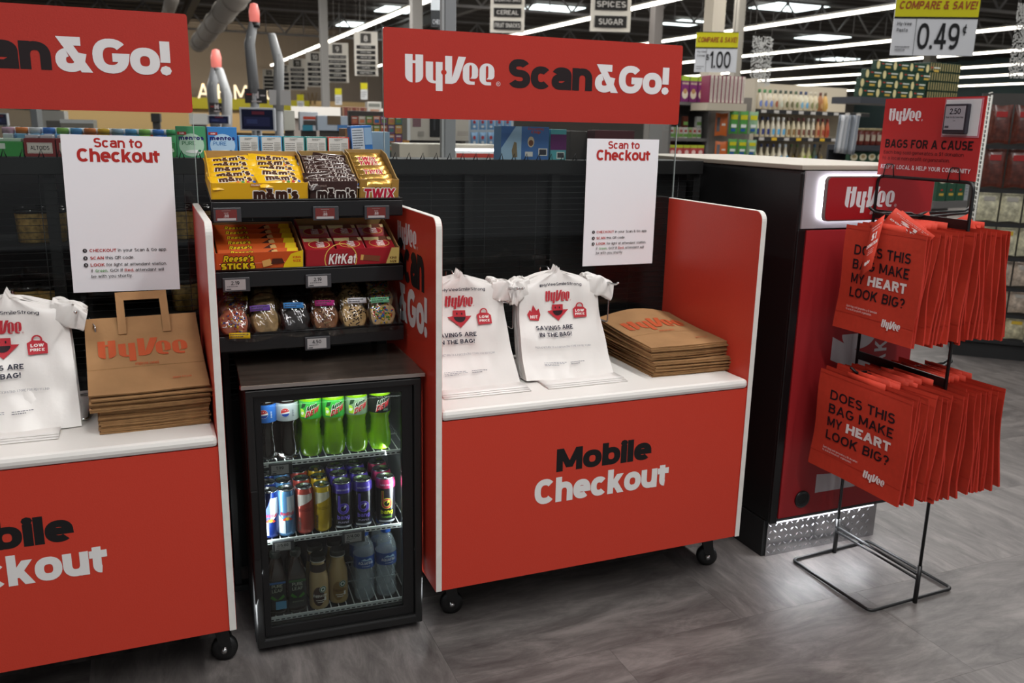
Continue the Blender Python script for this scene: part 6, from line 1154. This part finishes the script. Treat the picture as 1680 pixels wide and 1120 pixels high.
def monitor(px0, px1, py0, py1, depth, lab):
    a = dp(px0, py1, depth); w = (px1 - px0) / FPX * depth; h = (py1 - py0) / FPX * depth; t = thing('register_monitor', lab, 'monitor', tuple(a), -.25, 'register monitors'); MB().box((0, 0, 0), (w, .04, h)).build('bezel', mat('bezel_white', 'c8ccd2', .4), t, bevel=.004); q = Print(.002); q.rect('141a38', w * .06, h * .06, w * .94, h * .92); q.rect('2a2f55', w * .12, h * .2, w * .85, h * .6); q.rect('6a2a3a', w * .35, h * .7, w * .7, h * .84); q.rect('3a4470', w * .2, h * .3, w * .5, h * .5); q.build('screen', t, lambda x, y, z: (x, -z, y)); MB().tube([(w / 2, .06, -a.z), (w / 2, .06, h * .5)], .02, 8).build('stand', PG, t); return t
monitor(394, 451, 177, 214, 6.6, 'register screen with dark blue picture behind the white-backed gum boxes'); monitor(341, 376, 189, 203, 12, 'small far register screen above the blue gum box'); monitor(-5, 12, 186, 206, 6.5, 'register screen at the left edge below the red header board')
# pay terminals and counters
def panel(name, lab, cat, px0, px1, py0, py1, depth, d, c, rz=-.1, group=None, draw=None, bevel=.004, floor_=False):
    a = dp(px0, py1, depth); w = (px1 - px0) / FPX * depth; h = (py1 - py0) / FPX * depth; t = thing(name, lab, cat, tuple(a), rz, group); MB().box((0, 0, 0), (w, d, h)).build('body', mat('panel_' + c, c, .5), t, bevel=bevel)
    if floor_: MB().box((w * .1, d * .2, -a.z), (w * .9, d * .8, -.0005)).build('stand', mat('panel_dark', '4a4642', .6), t)
    if draw: q = Print(.0012); draw(q, w, h); q.build('front_print', t, lambda x, y, z: (x, -z, y))
    return t
panel('pay_terminal', 'cream coin machine with black receipt slot behind the grey post', 'machine', 668, 772, 188, 230, 6.0, .2, 'bdb5aa', floor_=True, draw=lambda q, w, h: (q.rect('d8d8d8', 0, 0, w * .05, h), q.rect('7a5a60', w * .09, h * .52, w * .22, h * .84), q.rect('141314', w * .36, h * .14, w * .54, h), q.rect('3c3c40', w * .42, h * .4, w * .45, h), *[q.rect('5a5654', w * (.17 + .018 * i), h * (.16 + .05 * j), w * (.182 + .018 * i), h * (.19 + .05 * j)) for i in range(5) for j in range(4)], *[q.rect('6a6460', w * (.80 + .02 * i), h * (.22 + .06 * j), w * (.812 + .02 * i), h * (.25 + .06 * j)) for i in range(8) for j in range(3)]))
panel('register_counter', 'cream register counter with red and white edge behind the gondola', 'counter', 655, 830, 236, 262, 5.3, .3, 'c9bfae', floor_=True, draw=lambda q, w, h: (q.rect('a83428', w * .55, 0, w, h * .45), q.rect('f0f0f0', w * .53, h * .45, w, h * .62)))
LEDW = mat('led_white', 'f6f8ff', .5, emit=6); a = dp(742, 247, 5.2); o = tag(MB().box((0, 0, 0), (.33, .01, .012)).build('edge_light', LEDW), 'bright white edge light on the register counter', 'light'); o.location = a; o.rotation_euler.z = -.1
for r_ in range(2):
    for c_ in range(5):
        hang(772 + c_ * 13.6, 784 + c_ * 13.6, (192, 217)[r_], (213, 239)[r_], 7.0, '7aa4cc', '%s light blue snack bag, %s row behind the cookie carton' % (ORD[c_], ('upper', 'lower')[r_]), 'light blue snack bags', lambda q, w, h: (q.disc('a83a44', w * .5, h * .6, w * .2, h * .14, n=10), q.disc('d8dce0', w * .5, h * .25, w * .2, h * .1, n=10)), 'snack_bag')
panel('bag_shelf', 'white shelving behind the light blue snack bags', 'shelving', 768, 845, 188, 250, 7.2, .1, 'b8bcc0', floor_=True)
# magazines and candy racks far left/middle
MC = ['a85040', 'c89a3c', '6a8a4a', '3f6a9c', '7a4a7c', 'b8b0a0', '4a7a7a', 'c07a5a']
r = random.Random(11)
for row in range(4):
    for k in range(8):
        x0 = 577 + k * 12; y0 = 191 + row * 15; 
        if x0 > 662: continue
        panel('magazine', 'colourful magazine, %s across in rack row %s beside the red header board' % (ORD[k], ('one', 'two', 'three', 'four')[row]), 'magazine', x0, x0 + 11, y0, y0 + 13, 6.9, .03, MC[(row * 3 + k * 5) % 8], group='magazines in the far rack', draw=lambda q, w, h: (q.rect(MC[r.randrange(8)], w * .15, h * .2, w * .8, h * .6), q.rect('d8d4c8', w * .1, h * .72, w * .8, h * .86)), bevel=.001)
panel('magazine_rack', 'dark magazine rack behind the clear shield edge', 'rack', 574, 668, 184, 262, 7.1, .1, '2c2824', floor_=True)
for i, (x0, x1, y0, y1, dpt, c, lab, dr_) in enumerate((
 (466, 484, 182, 214, 9, 'c4c4b8', 'cream cabinet right of the nearer lane pole', None), (492, 522, 184, 214, 8.5, 'c8cdd2', 'white display with red and teal stripes behind the white-backed boxes', lambda q, w, h: (q.rect('b84a34', w * .2, h * .6, w, h * .75), q.rect('3f8aa0', w * .15, 0, w * .7, h * .3), q.rect('4a4440', w * .2, h * .3, w, h * .55))),
 (521, 575, 190, 214, 8.2, 'a8b4c0', 'grey blue clutter shelf behind the teal-edged boxes', lambda q, w, h: (q.rect('6a5a48', w * .3, h * .4, w * .7, h), q.rect('4a7ab0', w * .6, 0, w, h * .4))),
 (562, 602, 176, 199, 10, '7c4a3a', 'reddish-brown book display under the white canopy', lambda q, w, h: [q.rect(('b08a70', '8a4a44', 'a87a60')[k % 3], w * k / 9, 0, w * (k + .6) / 9, h * .95) for k in range(9)]),
 (603, 626, 168, 199, 11, 'd0cdc4', 'white framed poster case near the red header board', lambda q, w, h: (q.rect('8a8c84', w * .1, h * .75, w * .9, h * .92), q.rect('b89078', w * .2, h * .1, w * .85, h * .62))),
 (52, 62, 176, 212, 7, '7a7c7e', 'grey monitor arm post below the left header board', None), (64, 104, 182, 214, 8, 'b8b4ac', 'pale counter front below the left header board', lambda q, w, h: q.rect('6a6460', w * .3, 0, w, h * .5)),
 (100, 150, 196, 216, 7, '8a8478', 'grey carton stack under the left header board', lambda q, w, h: q.rect('dcdcda', 0, h * .7, w, h)), (248, 262, 186, 200, 9, '2a2624', 'small dark device left of the mint gum boxes', None),
 (311, 340, 186, 204, 30, 'f0f2ec', 'bright pale window strip far behind the green gum box', None))):
    panel('background_display', lab, 'display', x0, x1, y0, y1, dpt, .2, c, draw=dr_, floor_=True)
# far walls with lettering, pharmacy counter
bw = lambda px, py: at(px, py, 1, 47.9)
a = bw(312, 178); b = bw(505, 164); t = thing('pharmacy_fascia', 'lime green fascia band low on the far wall under large cream letters', 'fascia', tuple(a)); MB().box((-8, -.5, 0), (b.x - a.x, -.2, .55)).build('band', mat('lime_band', 'a8a824', .6), t)
t = thing('wall_lettering', 'large cream letters spelling PHARMACY on the far grey wall', 'sign', tuple(bw(322, 163))); q = Print(.02); x0_ = bw(322, 163).x; [q.text('fff0d2', ch, bw((273, 303, 333, 364, 393, 418, 441, 462)[i], 163).x - x0_, .05, .72, weight=.14, align='c') for i, ch in enumerate('PHARMACY')]; q.build('letters', t, lambda x, y, z: (x, -.6 - z, y), mats={'fff0d2': mat('lit_letters', 'fff0d2', .5, emit=.55)})
t = thing('cream_lettering', 'thin dark letters on the cream wall right of the lime band', 'sign', tuple(bw(492, 171))); q = Print(.02); u = (bw(520, 171).x - bw(492, 171).x); q.text('6a5a40', 'SW', 0, 0, .62, u, weight=.1, sp=.15); q.build('letters', t, lambda x, y, z: (x, -.15 - z, y))
t = tag(MB().box((0, 0, 0), (16, .04, 1.75)).build('wall_panel', mat('cream_panel', 'd4bc90', .8)), 'warm cream lower wall band far behind the aisle signs', 'wall panel'); t.location = (bw(312, 205).x - 6, 47.8, .9)
t = thing('store_canopy', 'long white canopy over the far service counter, left of the red header board', 'canopy', tuple(dp(556, 176, 17)), -.2); MB().box((-.9, 0, -.22), (1.5, .6, .0)).build('fascia', mat('canopy_white', 'd8d4cc', .6), t)
MB().box((-.9, .1, -1.9), (1.5, .5, -.2201)).build('counter_block', mat('canopy_block', '8a8078', .7), t)

for i, (px, py, dpt) in enumerate(((592, 137, 20), (550, 146, 23), (488, 156, 27))):
    a = dp(px, py + 26, dpt); h = 26 / FPX * dpt; w = 11 / FPX * dpt; t = thing('shelf_flag', 'small yellow and white hanging price flag, %s from the red header board' % ordn(i), 'sign', tuple(a), -.35, 'small hanging price flags')
    MB().box((0, 0, 0), (w, .01, h)).build('card', mat('flag_white', 'd0d2d2', .5), t); q = Print(.002); q.rect('d2c824', 0, h * .62, w, h); q.lines('8a8c90', w * .15, h * .1, w * .7, h * .4, 3); q.build('lettering', t, lambda x, y, z: (x, -z, y)); hang_lines(t, w, h)
